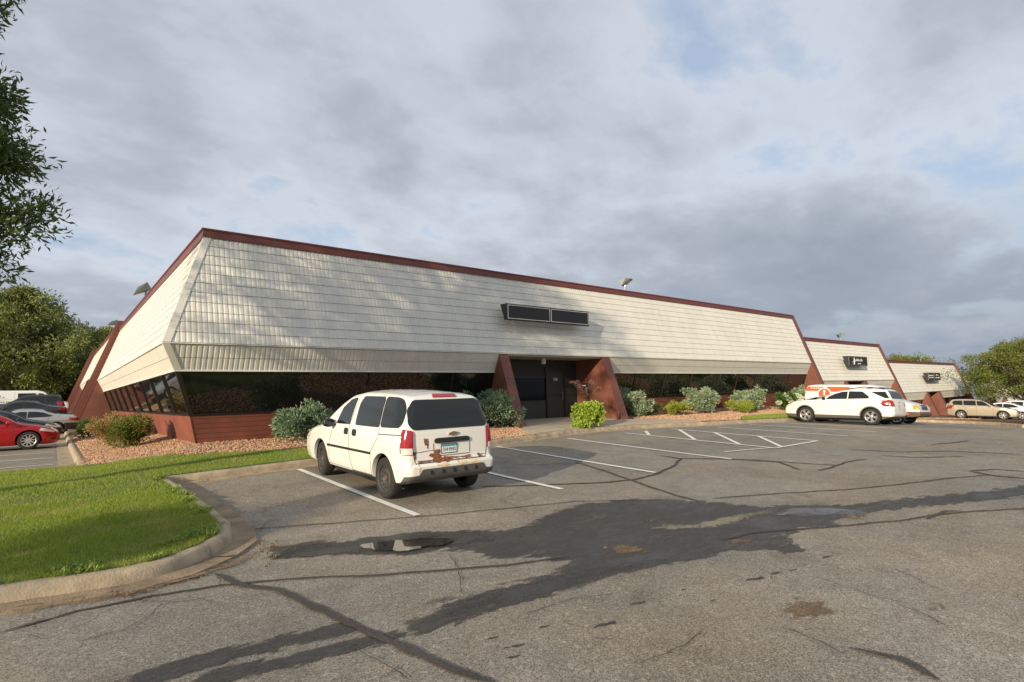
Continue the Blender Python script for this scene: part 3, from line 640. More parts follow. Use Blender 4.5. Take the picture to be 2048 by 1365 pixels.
# ---------------------------------------------------------------- building
OX, OY = 3.27, 17.99
bld = empty('office_building', (OX, OY, -1.15), 0, 'long stepped low office building with slanted cream ribbed metal roof walls and red brown fins', 'building')
def Wp(side, u, o, z):
    p = (u, -o, z+1.15) if side == 'F' else (-o, u, z+1.15)
    return p
def prism(mb, side, poly, u0, u1):
    n = len(poly); V = [Wp(side, u0, o, z) for o, z in poly] + [Wp(side, u1, o, z) for o, z in poly]
    mb.add(V, [tuple(range(n)), tuple(reversed(range(n, 2*n)))] + [(i, (i+1) % n, n+(i+1) % n, n+i) for i in range(n)])
    return mb
def ribbed(side, u0, u1, A, B, courses, hip=False, pitch=.135, amp=.011, lap=.013, name='mansard_panel', steps=10):
    """ribbed metal courses between line A (o,z) below and line B above"""
    (oa, za), (ob, zb) = A, B; d = Vector((ob-oa, zb-za)).normalized(); nrm = Vector((d.y, -d.x))
    if nrm.x < 0: nrm = -nrm
    lo = -max(oa, ob) if hip else u0; us = []; n = int((u1-lo)/pitch*steps)
    us = [lo+(u1-lo)*i/n for i in range(n+1)]; V = []; rows = []
    for k in range(courses):
        gp = .011/max(.3, math.hypot(ob-oa, zb-za))
        for t, off in (((k+0)/courses, -.022), (k/courses+.0002, lap), ((k+1)/courses-gp, .001), ((k+1)/courses-gp+.0002, -.022)): rows.append((oa+(ob-oa)*t, za+(zb-za)*t, off))
    for o, z, off in rows:
        for u in us:
            ph = (u/pitch) % 1.0; wv = amp*(1 if ph < .5 else 0 if .68 < ph < .80 else (1-(ph-.5)/.18) if ph <= .68 else (ph-.80)/.20)
            uu = max(u, -o) if hip else u
            oo = o + nrm.x*(off+wv); z2 = z + nrm.y*(off+wv); V.append(Wp(side, uu, oo, z2))
    m = len(us); F = []
    for j in range(len(rows)-1):
        for i in range(m-1):
            if hip and us[i+1] <= -max(rows[j][0], rows[j+1][0]) - .001: continue
            F.append((j*m+i, j*m+i+1, (j+1)*m+i+1, (j+1)*m+i))
    ob_ = np_mesh(name, V, F, MT['panel'], bld)
    return ob_
def prof(ze, zr):
    zb = ze-2.75
    return dict(base=(0, zb), sill=(.32, ze-1.96), sof=(.75, ze-.72), eave=(1.09, ze), roof=(-.005, zr-.225), top=(0, zr), zb=zb)
def sheet(mb, side, u0, u1, A, B, hip=False, th=.06):
    (oa, za), (ob, zb) = A, B
    a0 = -oa if hip else u0; b0 = -ob if hip else u0
    V = [Wp(side, a0, oa, za), Wp(side, u1, oa, za), Wp(side, u1, ob, zb), Wp(side, b0, ob, zb),
         Wp(side, a0+th*0, oa-th, za), Wp(side, u1, oa-th, za), Wp(side, u1, ob-th, zb), Wp(side, b0, ob-th, zb)]
    mb.add(V, [(0,1,2,3), (7,6,5,4), (0,4,5,1), (3,2,6,7), (1,5,6,2), (0,3,7,4)]); return mb
def windows(side, us, P, hip=False):
    """us: mullion centre lines; one pane part between each pair"""
    for i in range(len(us)-1):
        a, b = us[i], us[i+1]; first = hip and i == 0
        mb = MB(); (oa, za), (ob, zb) = P['sill'], P['sof']; ins = .035
        a0 = -oa+ins if first else a; b0 = -ob+ins if first else a
        V = [Wp(side, a0, oa-ins, za), Wp(side, b, oa-ins, za), Wp(side, b, ob-ins, zb), Wp(side, b0, ob-ins, zb)]
        V2 = [Wp(side, a0, oa-ins-.012, za), Wp(side, b, oa-ins-.012, za), Wp(side, b, ob-ins-.012, zb), Wp(side, b0, ob-ins-.012, zb)]
        mb.add(V+V2, [(0,1,2,3), (7,6,5,4)])
        wn = mb.build('window', MT['glass'], bld)
        fr = MB()
        def rail(u0, u1, t0, t1, o=.02):
            pts = []
            for t in (t0, t1):
                oo = oa+(ob-oa)*t; z = za+(zb-za)*t; pts.append((oo, z))
            fr_poly = [(pts[0][0]-.07, pts[0][1]), (pts[0][0]+o, pts[0][1]), (pts[1][0]+o, pts[1][1]), (pts[1][0]-.07, pts[1][1])]
            prism(fr, side, fr_poly, u0, u1)
        wm = .035
        rail(b-wm, b+wm, .045, .955, .018)
        if i == 0 and not first: rail(a, a+.05, .045, .955, .018)
        rail((-oa if first else a)+.01, b, 0, .045, .024); rail((-ob if first else a)+.01, b, .955, 1.0, .024)
        fr.build('window_frame', MT['bronze'], wn)
def fin(side, u0, u1, ze, zr, full, zb, name='fin'):
    s = 1.11/3.17; lo = 1.09+s*(ze-zb)
    if full: top = (1.09+.05-s*(zr+.06-ze), zr+.06); poly = [(-.6, zb), (lo+.05, zb), (top[0]+.02, top[1]), (-.6, zr+.06)]
    else: poly = [(-.9, zb), (lo-.02, zb), (1.07, ze-.005), (-.9, ze-.005)]
    f = prism(MB(), side, poly, u0, u1).build(name, MT['sidv'], bld)
    # plain metal cap along the raking edge with joints
    a = Vector((poly[1][0], poly[1][1])); b = Vector((poly[2][0], poly[2][1])); d = (b-a).normalized(); nn = Vector((d.y, -d.x)); nn = nn if nn.x > 0 else -nn
    L = (b-a).length; k = max(2, round(L/1.1)); cap = MB()
    for i in range(k):
        p = a+d*(L*i/k); q = a+d*(L*(i+1)/k-.008)
        prism(cap, side, [tuple(p-nn*.05), tuple(p+nn*.012), tuple(q+nn*.012), tuple(q-nn*.05)], u0-.012, u1+.012)
    cap.build('fin_cap', MT['cap'], f)
    return f
def fascia(side, u0, u1, P, hip=False):
    zt = P['top'][1]; mb = MB(); a0 = -.06 if hip else u0
    V = []
    for o, z in ((-.25, zt-.22), (.07, zt-.235), (.07, zt), (-.25, zt)): V.append((o, z))
    n = 4; A = [Wp(side, (-o if hip else u0), o, z) for o, z in V]; B = [Wp(side, u1, o, z) for o, z in V]
    mb.add(A+B, [(0,1,2,3), (7,6,5,4)] + [(i, (i+1) % n, n+(i+1) % n, n+i) for i in range(n)])
    V = [(-.28, zt-.012), (.10, zt-.03), (.10, zt+.018), (-.28, zt+.018)]
    A = [Wp(side, (-o if hip else u0), o, z) for o, z in V]; B = [Wp(side, u1, o, z) for o, z in V]
    mb.add(A+B, [(0,1,2,3), (7,6,5,4)] + [(i, (i+1) % n, n+(i+1) % n, n+i) for i in range(n)])
    return mb.build('parapet_fascia', MT['fascia'], bld)
def dripedge(side, u0, u1, P, hip=False, ent=None):
    mb = MB(); o, z = P['eave']
    prism(mb, side, [(o-.12, z-.035), (o+.035, z-.035), (o+.035, z-.008), (o-.12, z-.008)], (-o-.03 if hip else u0), u1)
    o, z = P['sof']
    for a, b in (((-o-.03 if hip else u0), ent[0]), (ent[1], u1)) if ent else (((-o-.03 if hip else u0), u1),):
        prism(mb, side, [(o-.06, z-.03), (o+.04, z-.03), (o+.04, z+.012), (o-.06, z+.012)], a, b)
    mb.build('drip_edge', MT['flash'], bld)

def bay(side, u0, u1, P, us, hip=False, basemat='sidh'):
    sheet(MB(), side, u0, u1, (P['base'][0]-.0, P['base'][1]-.5), P['sill'], hip).build('base_wall', MT[basemat], bld)
    windows(side, us, P, hip)
    ribbed(side, u0, u1, (P['sof'][0], P['sof'][1]+.012), (P['eave'][0]-.01, P['eave'][1]-.036), 2, hip, name='soffit_panel', lap=.012)
def block(side, u0, u1, ze, zr, ent, wstep, hip=False, us_left=None, us_right=None, finw=.45, entw=.42, courses=11, basemat='sidh', steps=10):
    P = prof(ze, zr); e0, e1 = ent if ent else (None, None)
    ribbed(side, u0, u1-finw+.02, (P['eave'][0], P['eave'][1]), (P['roof'][0], P['roof'][1]), courses, hip, steps=steps)
    def us(a, b):
        n = max(1, round((b-a)/wstep)); return [a+(b-a)*i/n for i in range(n+1)]
    if ent:
        bay(side, u0, e0+.01, P, us_left or us(u0, e0), hip, basemat); bay(side, e1-.01, u1-finw+.01, P, us_right or us(e1, u1-finw), False, basemat)
        fin(side, e0, e0+entw, ze, zr, False, P['zb']-.25); fin(side, e1-entw, e1, ze, zr, False, P['zb']-.25)
    else: bay(side, u0, u1-finw+.01, P, us_left or us(u0, u1-finw), hip, basemat)
    fin(side, u1-finw, u1, ze, zr, True, P['zb']-.3)
    fascia(side, u0, u1-finw, P, hip)
    if ent:
        mb = MB()
    dripedge(side, u0, u1-finw, P, hip, ent)
    if ent:   # recess: ceiling, back wall
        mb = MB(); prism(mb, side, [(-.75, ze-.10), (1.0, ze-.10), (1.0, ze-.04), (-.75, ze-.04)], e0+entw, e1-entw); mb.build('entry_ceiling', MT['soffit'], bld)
    return P
def xs(l): return [x-OX for x in l]
# near block: front and left faces meeting at the hip corner
PF = block('F', 0, 37.63, 1.60, 5.04, (9.93, 16.23), 2.4, True, [-.7]+xs([8.08, 11.32, 13.2]), xs([19.5, 21.9, 24.3, 26.65, 29.0, 31.4, 33.6, 35.8, 38.0, 40.45]))
PLf = block('L', 0, 26.75, 1.60, 5.04, None, 2.85, True, [-.7]+[y-OY for y in (19.91, 22.75, 25.6, 28.4, 31.2, 34.0, 37.0, 40.3, 44.28)], basemat='plain')
# hip trims
def hiptrim(A, B, wd, name='hip_flashing'):
    (oa, za), (ob, zb) = A, B; mb = MB()
    def pt(o, z, du, dn): return Wp('F', -o+du, o+dn, z)
    V = []
    for o, z in ((oa, za), (ob, zb)):
        V += [(-(o)+wd, -(o)-.040, z+1.15), (-(o)-.042, -(o)-.042, z+1.15), (-(o)-.040, -(o)+wd, z+1.15),
              (-(o)+wd, -(o)+.02, z+1.15), (-(o)+.01, -(o)+.01, z+1.15), (-(o)+.02, -(o)+wd, z+1.15)]
    mb.add(V, [(0,1,7,6), (1,2,8,7), (3,9,10,4), (4,10,11,5), (0,6,9,3), (2,5,11,8), (0,3,4,1), (1,4,5,2), (6,7,10,9), (7,8,11,10)])
    mb.build(name, MT['flash'], bld)
for k in range(4):
    a = k/4; b = (k+1)/4-.002; E = PF['eave']; T = PF['roof']
    hiptrim((E[0]+(T[0]-E[0])*a, E[1]+(T[1]-E[1])*a), (E[0]+(T[0]-E[0])*b, E[1]+(T[1]-E[1])*b), .15)
hiptrim((PF['sof'][0], PF['sof'][1]), (PF['eave'][0]-.01, PF['eave'][1]-.04), .13)
mb = MB(); a, b = PF['sill'], PF['sof']
V = []
for (o, z) in (a, b): V += [(-o+.09, -o-.022, z+1.15), (-o-.024, -o-.024, z+1.15), (-o-.022, -o+.09, z+1.15), (-o+.06, -o+.06, z+1.15)]
mb.add(V, [(0,1,5,4), (1,2,6,5), (2,3,7,6), (3,0,4,7), (0,3,2,1), (4,5,6,7)]); mb.build('corner_post', MT['bronze'], bld)
# stepped blocks down the hill to the right
block('F', 37.63, 53.95, .38, 3.55, (42.75, 47.05), 2.4)
block('F', 53.95, 77.7, -.80, 2.20, (62.3, 66.6), 2.4, steps=4)
block('F', 77.7, 96.0, -2.0, 1.0, (85.5, 90.0), 2.4, steps=4)
block('F', 96.0, 116.0, -3.2, -.2, (104, 108), 2.4, steps=4)
# stepped blocks up the slope to the left
block('L', 26.75, 56.5, 2.10, 5.42, (36.0, 41.0), 2.8, basemat='plain', steps=4)
block('L', 56.5, 84.0, 2.65, 5.9, None, 2.8, basemat='plain', steps=4)
for u0, ze, zr in ((26.50, 1.72, 5.5), (56.2, 2.3, 5.95)):      # broad brown fascia boards standing proud at each left step
    s_ = 1.11/3.17; lo_ = 1.09+s_*(ze+1.6); tp_ = 1.09-s_*(zr-ze)
    b_ = prism(MB(), 'L', [(lo_-.1, -1.6), (lo_+.40, -1.6), (tp_+.36, zr), (tp_-.1, zr)], u0, u0+.5).build('step_fascia', MT['cap'], bld)
# entry walls of the four front recesses
def recess(u0, u1, ze, zb, door_u=None):
    mb = MB(); V = [(u0, .61, zb+1.15), (u1, .61, zb+1.15)]
    yb = .61
    if door_u:
        d0, d1 = door_u
        MB().box((u0, yb, zb+1.15), (d0-.10, yb+.1, zb+1.15+.78)).build('entry_panel', MT['greywall'], bld)
        MB().box((u0, yb, zb+1.15+.78), (d0-.10, yb+.1, ze+1.15-.9)).build('entry_window', MT['entryglass'], bld)
        MB().box((u0, yb-.03, zb+1.15+.76), (d0-.10, yb-.001, zb+1.15+.81)).box((u0, yb-.03, ze+.25), (d0-.1, yb-.001, ze+.31)).build('entry_rail', MT['bronze'], bld)
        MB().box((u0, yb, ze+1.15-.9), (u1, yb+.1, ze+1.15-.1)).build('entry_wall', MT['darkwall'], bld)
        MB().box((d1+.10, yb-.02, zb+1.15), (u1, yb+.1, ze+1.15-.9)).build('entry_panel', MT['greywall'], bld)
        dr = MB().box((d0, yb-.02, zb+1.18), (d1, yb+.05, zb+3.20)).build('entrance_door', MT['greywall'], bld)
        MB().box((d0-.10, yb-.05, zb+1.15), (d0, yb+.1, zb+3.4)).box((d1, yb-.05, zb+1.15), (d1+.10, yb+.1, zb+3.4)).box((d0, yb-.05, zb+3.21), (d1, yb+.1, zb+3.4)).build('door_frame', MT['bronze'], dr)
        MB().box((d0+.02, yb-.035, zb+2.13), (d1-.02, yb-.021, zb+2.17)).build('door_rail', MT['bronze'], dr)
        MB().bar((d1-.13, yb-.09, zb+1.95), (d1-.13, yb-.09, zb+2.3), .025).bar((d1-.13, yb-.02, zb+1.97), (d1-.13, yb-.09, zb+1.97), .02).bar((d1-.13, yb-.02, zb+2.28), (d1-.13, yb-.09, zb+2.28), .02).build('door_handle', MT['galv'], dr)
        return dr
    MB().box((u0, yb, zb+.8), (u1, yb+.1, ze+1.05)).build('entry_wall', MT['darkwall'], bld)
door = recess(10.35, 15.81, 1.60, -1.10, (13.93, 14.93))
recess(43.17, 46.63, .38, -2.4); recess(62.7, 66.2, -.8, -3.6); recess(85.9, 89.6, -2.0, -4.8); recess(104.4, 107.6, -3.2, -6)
def text(name, s, size, m, parent, loc, rot, depth=.004, align='CENTER', sx=1.0):
    cu = bpy.data.curves.new(name, 'FONT'); cu.body = s; cu.size = size; cu.extrude = depth; cu.align_x = align; cu.align_y = 'CENTER'; cu.resolution_u = 3
    t = bpy.data.objects.new(name, cu); C.objects.link(t); bpy.context.view_layer.update()
    me = bpy.data.meshes.new_from_object(t.evaluated_get(bpy.context.evaluated_depsgraph_get())); bpy.data.objects.remove(t)
    me.name = name
    o = link(name, me, m, parent); o.location = loc; o.rotation_euler = rot; o.scale = (sx, 1, 1); return o
text('door_number', '106', .20, MT['white'], door, (14.43, .585, -1.10+1.15+1.72), (R_(90), 0, 0), .003)
# roof decks behind the parapets, and back walls so the blocks are solid
rf = MB()
for x0, x1, y0, y1, z in ((.25, 37.6, .25, 26.7, 4.8), (.25, 37.6, 26.72, 56.4, 5.2), (.25, 37.6, 56.42, 83.9, 5.7), (37.62, 53.9, .25, 30, 3.3), (53.92, 77.6, .25, 30, 1.95), (77.62, 95.9, .25, 30, .75), (95.92, 115.9, .25, 30, -.45)):
    rf.box((x0, y0, z+1.15-.25), (x1, y1, z+1.15))
rf.build('flat_roof', MT['roofing'], bld)
bk = MB()
for x0, x1, y0, y1, z, zb in ((.9, 37.5, 83.6, 83.8, 5.6, -1), (37.4, 37.55, 1.2, 83.6, 4.7, -3), (53.6, 53.8, 1.2, 30, 3.2, -4), (77.4, 77.5, 1.2, 30, 1.8, -5.5), (95.6, 95.7, 1.2, 30, .6, -6.5), (115.5, 115.7, 1.2, 30, -.5, -8), (37.6, 115.6, 29.8, 29.95, -.6, -8), (37.6, 77, 29.7, 29.79, 1.8, -4)):
    bk.box((x0, y0, zb+1.15), (x1, y1, z+1.15-.3))
bk.build('rear_wall', MT['plain'], bld)
# core behind the glass so the panes do not look into daylight
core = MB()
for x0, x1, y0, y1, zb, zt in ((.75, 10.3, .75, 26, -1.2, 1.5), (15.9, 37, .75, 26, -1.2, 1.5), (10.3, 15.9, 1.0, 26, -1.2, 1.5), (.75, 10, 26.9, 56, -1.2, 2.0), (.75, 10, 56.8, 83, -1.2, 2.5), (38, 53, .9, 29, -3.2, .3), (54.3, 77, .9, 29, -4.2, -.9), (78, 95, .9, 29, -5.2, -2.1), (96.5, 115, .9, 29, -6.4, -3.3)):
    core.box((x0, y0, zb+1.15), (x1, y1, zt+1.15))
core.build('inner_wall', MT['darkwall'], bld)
# things fixed to the building
def wall_sign(x, y, z0, z1, wd, label, panels=2, group=None):
    s = empty('wall_sign', (x, y, z0), 0, label, 'sign', 'black box signs on the cream roof walls'); h = z1-z0; dp = .16
    sl = 1.11/3.17
    # box: front vertical face, back follows the slope
    mb = MB(); y0 = 0; yb0 = .14; yb1 = .14+h*sl+.03
    mb.hexa([(0, y0, 0), (wd, y0, 0), (wd, yb0, 0), (0, yb0, 0)], [(0, y0, h), (wd, y0, h), (wd, yb1, h), (0, yb1, h)])
    mb.build('sign_box', MT['black'], s)
    t = .05; gp = .07; pw = (wd-2*t-(panels-1)*gp)/panels
    for k in range(panels):
        a = t+k*(pw+gp); b = a+pw
        f = MB().box((a+.02, -.012, t+.02), (b-.02, -.001, h-t-.02)).build('sign_face', MT['signface'], s)
        e = MB()
        for q in (((a, -.016, t), (b, -.001, t+.022)), ((a, -.016, h-t-.022), (b, -.001, h-t)), ((a, -.016, t+.0221), (a+.022, -.001, h-t-.0221)), ((b-.022, -.016, t+.0221), (b, -.001, h-t-.0221))): e.box(*q)
        e.build('sign_border', MT['white'] if panels == 2 and wd > 4.3 else MT['galv'], f)
    return s, h
def marks(parent, x, z, wd, h, n, seed, y=-.022):
    """small illegible lettering strokes, as far as the photo shows them"""
    r = random.Random(seed); mb = MB(); st = wd/n
    for i in range(n):
        a = x+i*st; hh = h*r.uniform(.55, 1); 
        mb.box((a, y, z), (a+st*.28, y+.008, z+hh))
        if r.random() < .7: q = r.choice((0, .45, .8))*hh; mb.box((a+st*.29, y+.001, z+q), (a+st*.75, y+.007, z+q+h*.16))
        if r.random() < .4: mb.box((a+st*.5, y+.001, z+h*.17), (a+st*.72, y+.007, z+hh*.44))
    return mb.build('lettering', MT['white'], parent)
s1, h1 = wall_sign(13.47, 16.72, 2.88, 3.52, 4.62, 'blank black double sign box on the big near roof wall above the entrance')
s2, h2 = wall_sign(46.6, 16.75, 1.50, 2.22, 3.8, 'black sign box with white script on the second block roof wall', 1)
marks(s2, 1.35, .34, 1.45, .20, 12, 3); marks(s2, 1.75, .12, .65, .10, 7, 4)
mb = MB().lathe([(.11, -.02), (.14, -.02), (.14, -.012), (.11, -.012)], (.92, 0, .22), 'Y', 20, True).bar((1.02, -.018, .10), (1.06, -.018, .60), .07, .01).bar((.92, -.018, .30), (1.18, -.018, .46), .03, .01).bar((1.05, -.018, .17), (1.28, -.018, .38), .025, .01)
mb.build('emblem', MT['white'], s2)
s3, h3 = wall_sign(65.9, 16.75, .26, 1.02, 4.0, 'black sign box with two small lettered panels on the third block roof wall', 2)
marks(s3, .35, .42, 1.35, .16, 9, 5); marks(s3, .35, .22, 1.35, .12, 10, 6); marks(s3, 2.5, .46, .9, .14, 6, 7); marks(s3, 2.3, .20, 1.4, .16, 9, 8)
MB().box((.14, -.022, .2), (.22, -.014, .58)).build('emblem', MT['white'], s3)

def flood(x, y, z, rz, tilt, label, sc=1.0):
    f = empty('flood_light', (x, y, z), rz, label, 'light', 'flood lights on the roof edge'); f.scale = (sc, sc, sc)
    MB().tube([(0,0,-.2), (0,0,.12)], .03, 10).tube([(0,0,.12), (0,0,.17)], .05, 10).build('post', MT['galv'], f)
    MB().bar((0,0,.14), (0, -.02, .26), .09, .05).build('bracket', MT['galv'], f)
    h = MB(); ct, st = math.cos(tilt), math.sin(tilt)
    def T(p): x_, y_, z_ = p; return (x_, y_*ct - z_*st, y_*st + z_*ct + .27)
    lo = [(-.21,-.38,0), (.21,-.38,0), (.21,.12,0), (-.21,.12,0)]; hi = [(-.15,-.20,.17), (.15,-.20,.17), (.18,.10,.24), (-.18,.10,.24)]
    h.hexa([T(p) for p in lo], [T(p) for p in hi]); hd = h.build('housing', MT['lampbody'], f)
    MB().hexa([T(p) for p in ((-.17,-.33,-.012),(.17,-.33,-.012),(.17,.07,-.012),(-.17,.07,-.012))], [T(p) for p in ((-.17,-.33,-.001),(.17,-.33,-.001),(.17,.07,-.001),(-.17,.07,-.001))]).build('lens', MT['lens'], hd)
    return f
flood(22.35, 18.1, 5.10, R_(25), R_(-33), 'grey flood light on the long near roof edge right of the sign', 1.15)
flood(3.35, 32.1, 5.10, R_(-90), R_(24), 'dark angled flood light on the left roof edge near the corner', 1.5)
flood(3.35, 49.5, 5.48, R_(-90), R_(8), 'dark flood light on the second left block roof', 1.3)
flood(49.1, 18.1, 3.62, R_(35), R_(-33), 'grey flood light on the second block roof edge', 1.15)
flood(69.2, 18.1, 2.27, R_(35), R_(-33), 'grey flood light on the third block roof edge', 1.15)
cl = MB().lathe([(0,0), (.09,0), (.10,-.02), (.10,-.22), (.085,-.24), (0,-.24)], (0,0,0), 'Z', 20).build('ceiling_light', MT['flash'])
cl.location = (16.25, 17.75, 1.497); tag(cl, 'small round white can light under the entry ceiling', 'light')
mbx = empty('mailbox', (18.93, 17.85, .02), 0, 'black wall mailbox on the red brown fin beside the door', 'mailbox')
MB().hexa([(-.13,-.2,0), (.1149,-.2,0), (.1149,.2,0), (-.13,.2,0)], [(-.10,-.2,.34), (.1149,-.2,.40), (.1149,.2,.40), (-.10,.2,.34)]).build('box', MT['black'], mbx)
MB().box((-.134,-.12,.27), (-.128,.12,.31)).build('label_plate', MT['white'], mbx)

# ---------------------------------------------------------------- plants
def leaf_cloud(centers, rad, per, size, aspect=.38, fold=.15, seed=1, up=.2, outward=None, jitter=1.0):
    """centers (k,3), rad (k,): leaves spread through small balls; returns verts, faces"""
    g = np.random.default_rng(seed); k = len(centers); n = k*per
    c = np.repeat(np.asarray(centers), per, 0); r = np.repeat(np.asarray(rad), per)[:, None]
    d = g.normal(size=(n, 3)); d /= np.linalg.norm(d, axis=1)[:, None]
    pos = c + d*r*(g.uniform(0, 1, (n, 1))**.45)*np.array([1, 1, .75])
    dirv = d*.9 + g.normal(size=(n, 3))*.7*jitter; dirv[:, 2] += up
    if outward is not None:
        o = pos-np.asarray(outward); o /= np.linalg.norm(o, axis=1)[:, None]+1e-6; dirv += o*1.0
    dirv /= np.linalg.norm(dirv, axis=1)[:, None]
    side = np.cross(dirv, g.normal(size=(n, 3))); side /= np.linalg.norm(side, axis=1)[:, None]+1e-6
    nrm = np.cross(dirv, side); L = size*g.uniform(.42, 1.45, (n, 1))
    a = pos; b = pos+dirv*L; m = pos+dirv*L*.5
    v1 = m+side*L*aspect*.5+nrm*L*fold; v2 = m-side*L*aspect*.5+nrm*L*fold
    V = np.stack([a, v1, b, v2], 1).reshape(-1, 3); F = np.arange(4*n).reshape(-1, 4)
    return V, F
LM = dict(
 dog=leafmat('variegated_leaf', [(.10,.17,.085), (.27,.34,.20), (.50,.54,.36), (.16,.25,.13), (.40,.45,.28)], .5, .2),
 dogd=leafmat('variegated_leaf_greener', [(.07,.14,.07), (.20,.28,.16), (.40,.46,.30), (.12,.21,.10), (.09,.16,.08)], .5, .2),
 yel=leafmat('yellow_green_leaf', [(.22,.30,.03), (.34,.40,.05), (.44,.46,.08), (.20,.27,.04)], .5, .3),
 lime=leafmat('lime_leaf', [(.22,.34,.03), (.34,.45,.05), (.42,.52,.08), (.17,.28,.03)], .45, .3),
 spi=leafmat('green_orange_leaf', [(.07,.15,.02), (.14,.23,.035), (.24,.24,.05), (.09,.18,.03), (.16,.25,.04), (.42,.24,.10), (.28,.18,.05), (.12,.20,.03)], .5, .3),
 spi2=leafmat('orange_flower_leaf', [(.12,.18,.03), (.30,.22,.06), (.44,.24,.10), (.16,.22,.04), (.48,.28,.13), (.20,.22,.05)], .5, .3),
 green=leafmat('green_leaf', [(.05,.11,.02), (.09,.17,.03), (.14,.22,.05)], .5, .3),
 tree=leafmat('ash_leaf', [(.055,.09,.02), (.09,.14,.035), (.135,.185,.05), (.065,.105,.025)], .45, .3),
 treel=leafmat('sunny_tree_leaf', [(.13,.165,.04), (.20,.24,.065), (.30,.32,.10), (.14,.18,.045)], .5, .3),
 locust=leafmat('locust_leaf', [(.10,.14,.025), (.17,.21,.04), (.24,.27,.06), (.13,.16,.03), (.22,.17,.05)], .5, .35),
 white=leafmat('cream_petal', [(.72,.75,.55), (.80,.82,.68), (.66,.72,.42)], .6, .2),
 red=leafmat('plume', [(.30,.13,.10), (.45,.25,.20), (.22,.08,.07)], .7, .2),
 purple=leafmat('purple_blade', [(.06,.025,.02), (.10,.05,.03), (.12,.04,.04)], .6, .1),
 pink=leafmat('flower_petal', [(.75,.10,.16), (.80,.25,.40), (.85,.75,.80), (.60,.05,.10)], .6, .2),
 orange=leafmat('orange_petal', [(.80,.10,.03), (.90,.20,.05)], .6, .2))
def stems(mb, x, r, h, n, seed):
    q = random.Random(seed)
    for i in range(n):
        a = q.random()*6.28; t = q.uniform(.3, .9); mb.tube([(q.uniform(-.1,.1)*r, q.uniform(-.1,.1)*r, -.05), (math.cos(a)*r*t*.5, math.sin(a)*r*t*.5, h*.5), (math.cos(a)*r*t, math.sin(a)*r*t, h*q.uniform(.7,.95))], [.014,.010,.004], 5)
def shrub(name, x, y, rx, ry, h, lm, label, cat='shrub', group=None, k=60, per=60, size=.09, seed=1, zf=Bed, aspect=.42, blob=.22, extra=None):
    z = zf(x, y); root = empty(name, (x, y, z), 0, label, cat, group); g = np.random.default_rng(seed)
    lobes = [(g.uniform(-.68,.68)*rx, g.uniform(-.68,.68)*ry, h*g.uniform(.28,.72), g.uniform(.26,.52)) for _ in range(12)] + [(0, 0, h*.42, .72)]
    c = []
    while len(c) < k:
        lx, ly, lz, lr = lobes[g.integers(len(lobes))]
        d = g.normal(size=3); d /= np.linalg.norm(d); q = lr*g.uniform(.55, 1.0)
        p = (lx+d[0]*q*rx*.9, ly+d[1]*q*ry*.9, lz+d[2]*q*h*.55)
        if p[2] < .05: continue
        c.append(p)
    c = np.array(c); top = c[:, 2].max(); c[:, 2] *= (h*.88)/top
    sh = g.choice(len(c), len(c)//8, replace=False); c[sh] *= 1+g.uniform(.04, .22, (len(sh), 1))
    V, F = leaf_cloud(c, np.full(len(c), blob*min(rx, ry, h)*1.25), per, size, aspect, seed=seed, outward=(0, 0, h*.25))
    V[:, 2] = np.maximum(V[:, 2], -.01)
    np_mesh('foliage', V, F, LM[lm], root)
    mb = MB(); stems(mb, 0, min(rx, ry)*.8, h*.8, 9, seed); mb.build('stem', MT['stem'], root)
    if extra: extra(root, c, g)
    return root
DG = 'variegated shrubs along the building'
shrub('shrub', 5.65, 16.35, .78, .72, 1.22, 'dogd', 'variegated silver green shrub in front of the dark windows left of the white minivan', group=DG, k=120, per=75, size=.095, seed=11)
shrub('shrub', 12.55, 16.35, 1.05, .95, 1.42, 'dogd', 'large round variegated shrub against the left entry fin right of the white minivan', group=DG, k=150, per=80, size=.095, seed=12)
shrub('shrub', 21.0, 17.0, .95, .8, 1.30, 'dog', 'pale variegated shrub just right of the right entry fin', group=DG, k=120, per=60, size=.10, seed=13)
shrub('shrub', 26.3, 16.7, 1.25, .8, 1.22, 'dog', 'wide pale variegated shrub between the two yellow green shrubs', group=DG, k=130, per=60, size=.11, seed=14)
shrub('shrub', 31.3, 16.6, 1.15, .8, 1.15, 'dog', 'wide pale variegated shrub right of the second yellow green shrub beside the hydrangea', group=DG, k=120, per=60, size=.12, seed=15)
shrub('shrub', 38.4, 16.6, 1.0, .8, 1.45, 'dog', 'pale variegated shrub behind the white crossover at the end fin', group=DG, k=90, per=50, size=.13, seed=16)
YG = 'low yellow green spirea shrubs'
shrub('shrub', 23.6, 16.4, .95, .7, .62, 'yel', 'low yellow green shrub left of the wide variegated shrub', group=YG, k=70, per=60, size=.07, seed=21)
shrub('shrub', 29.0, 16.0, .95, .7, .62, 'yel', 'low yellow green shrub right of the wide variegated shrub', group=YG, k=70, per=60, size=.07, seed=22)
shrub('shrub', 22.3, 16.8, .45, .45, .55, 'green', 'small dark green shrub beside the first yellow green shrub', k=40, per=40, size=.07, seed=23)
shrub('shrub', 1.80, 21.4, .60, .85, 1.02, 'spi', 'green and orange flowering shrub in the rock bed at the building corner', k=130, per=75, size=.075, seed=31)
shrub('shrub', 1.62, 25.4, .62, 1.5, 1.0, 'spi2', 'orange flowering shrub behind the corner one in the left rock bed', k=110, per=60, size=.085, seed=32)
shrub('shrub', 1.35, 31.5, .5, .9, .75, 'green', 'bright green low shrub at the far end of the left rock bed', k=60, per=45, size=.10, seed=33)
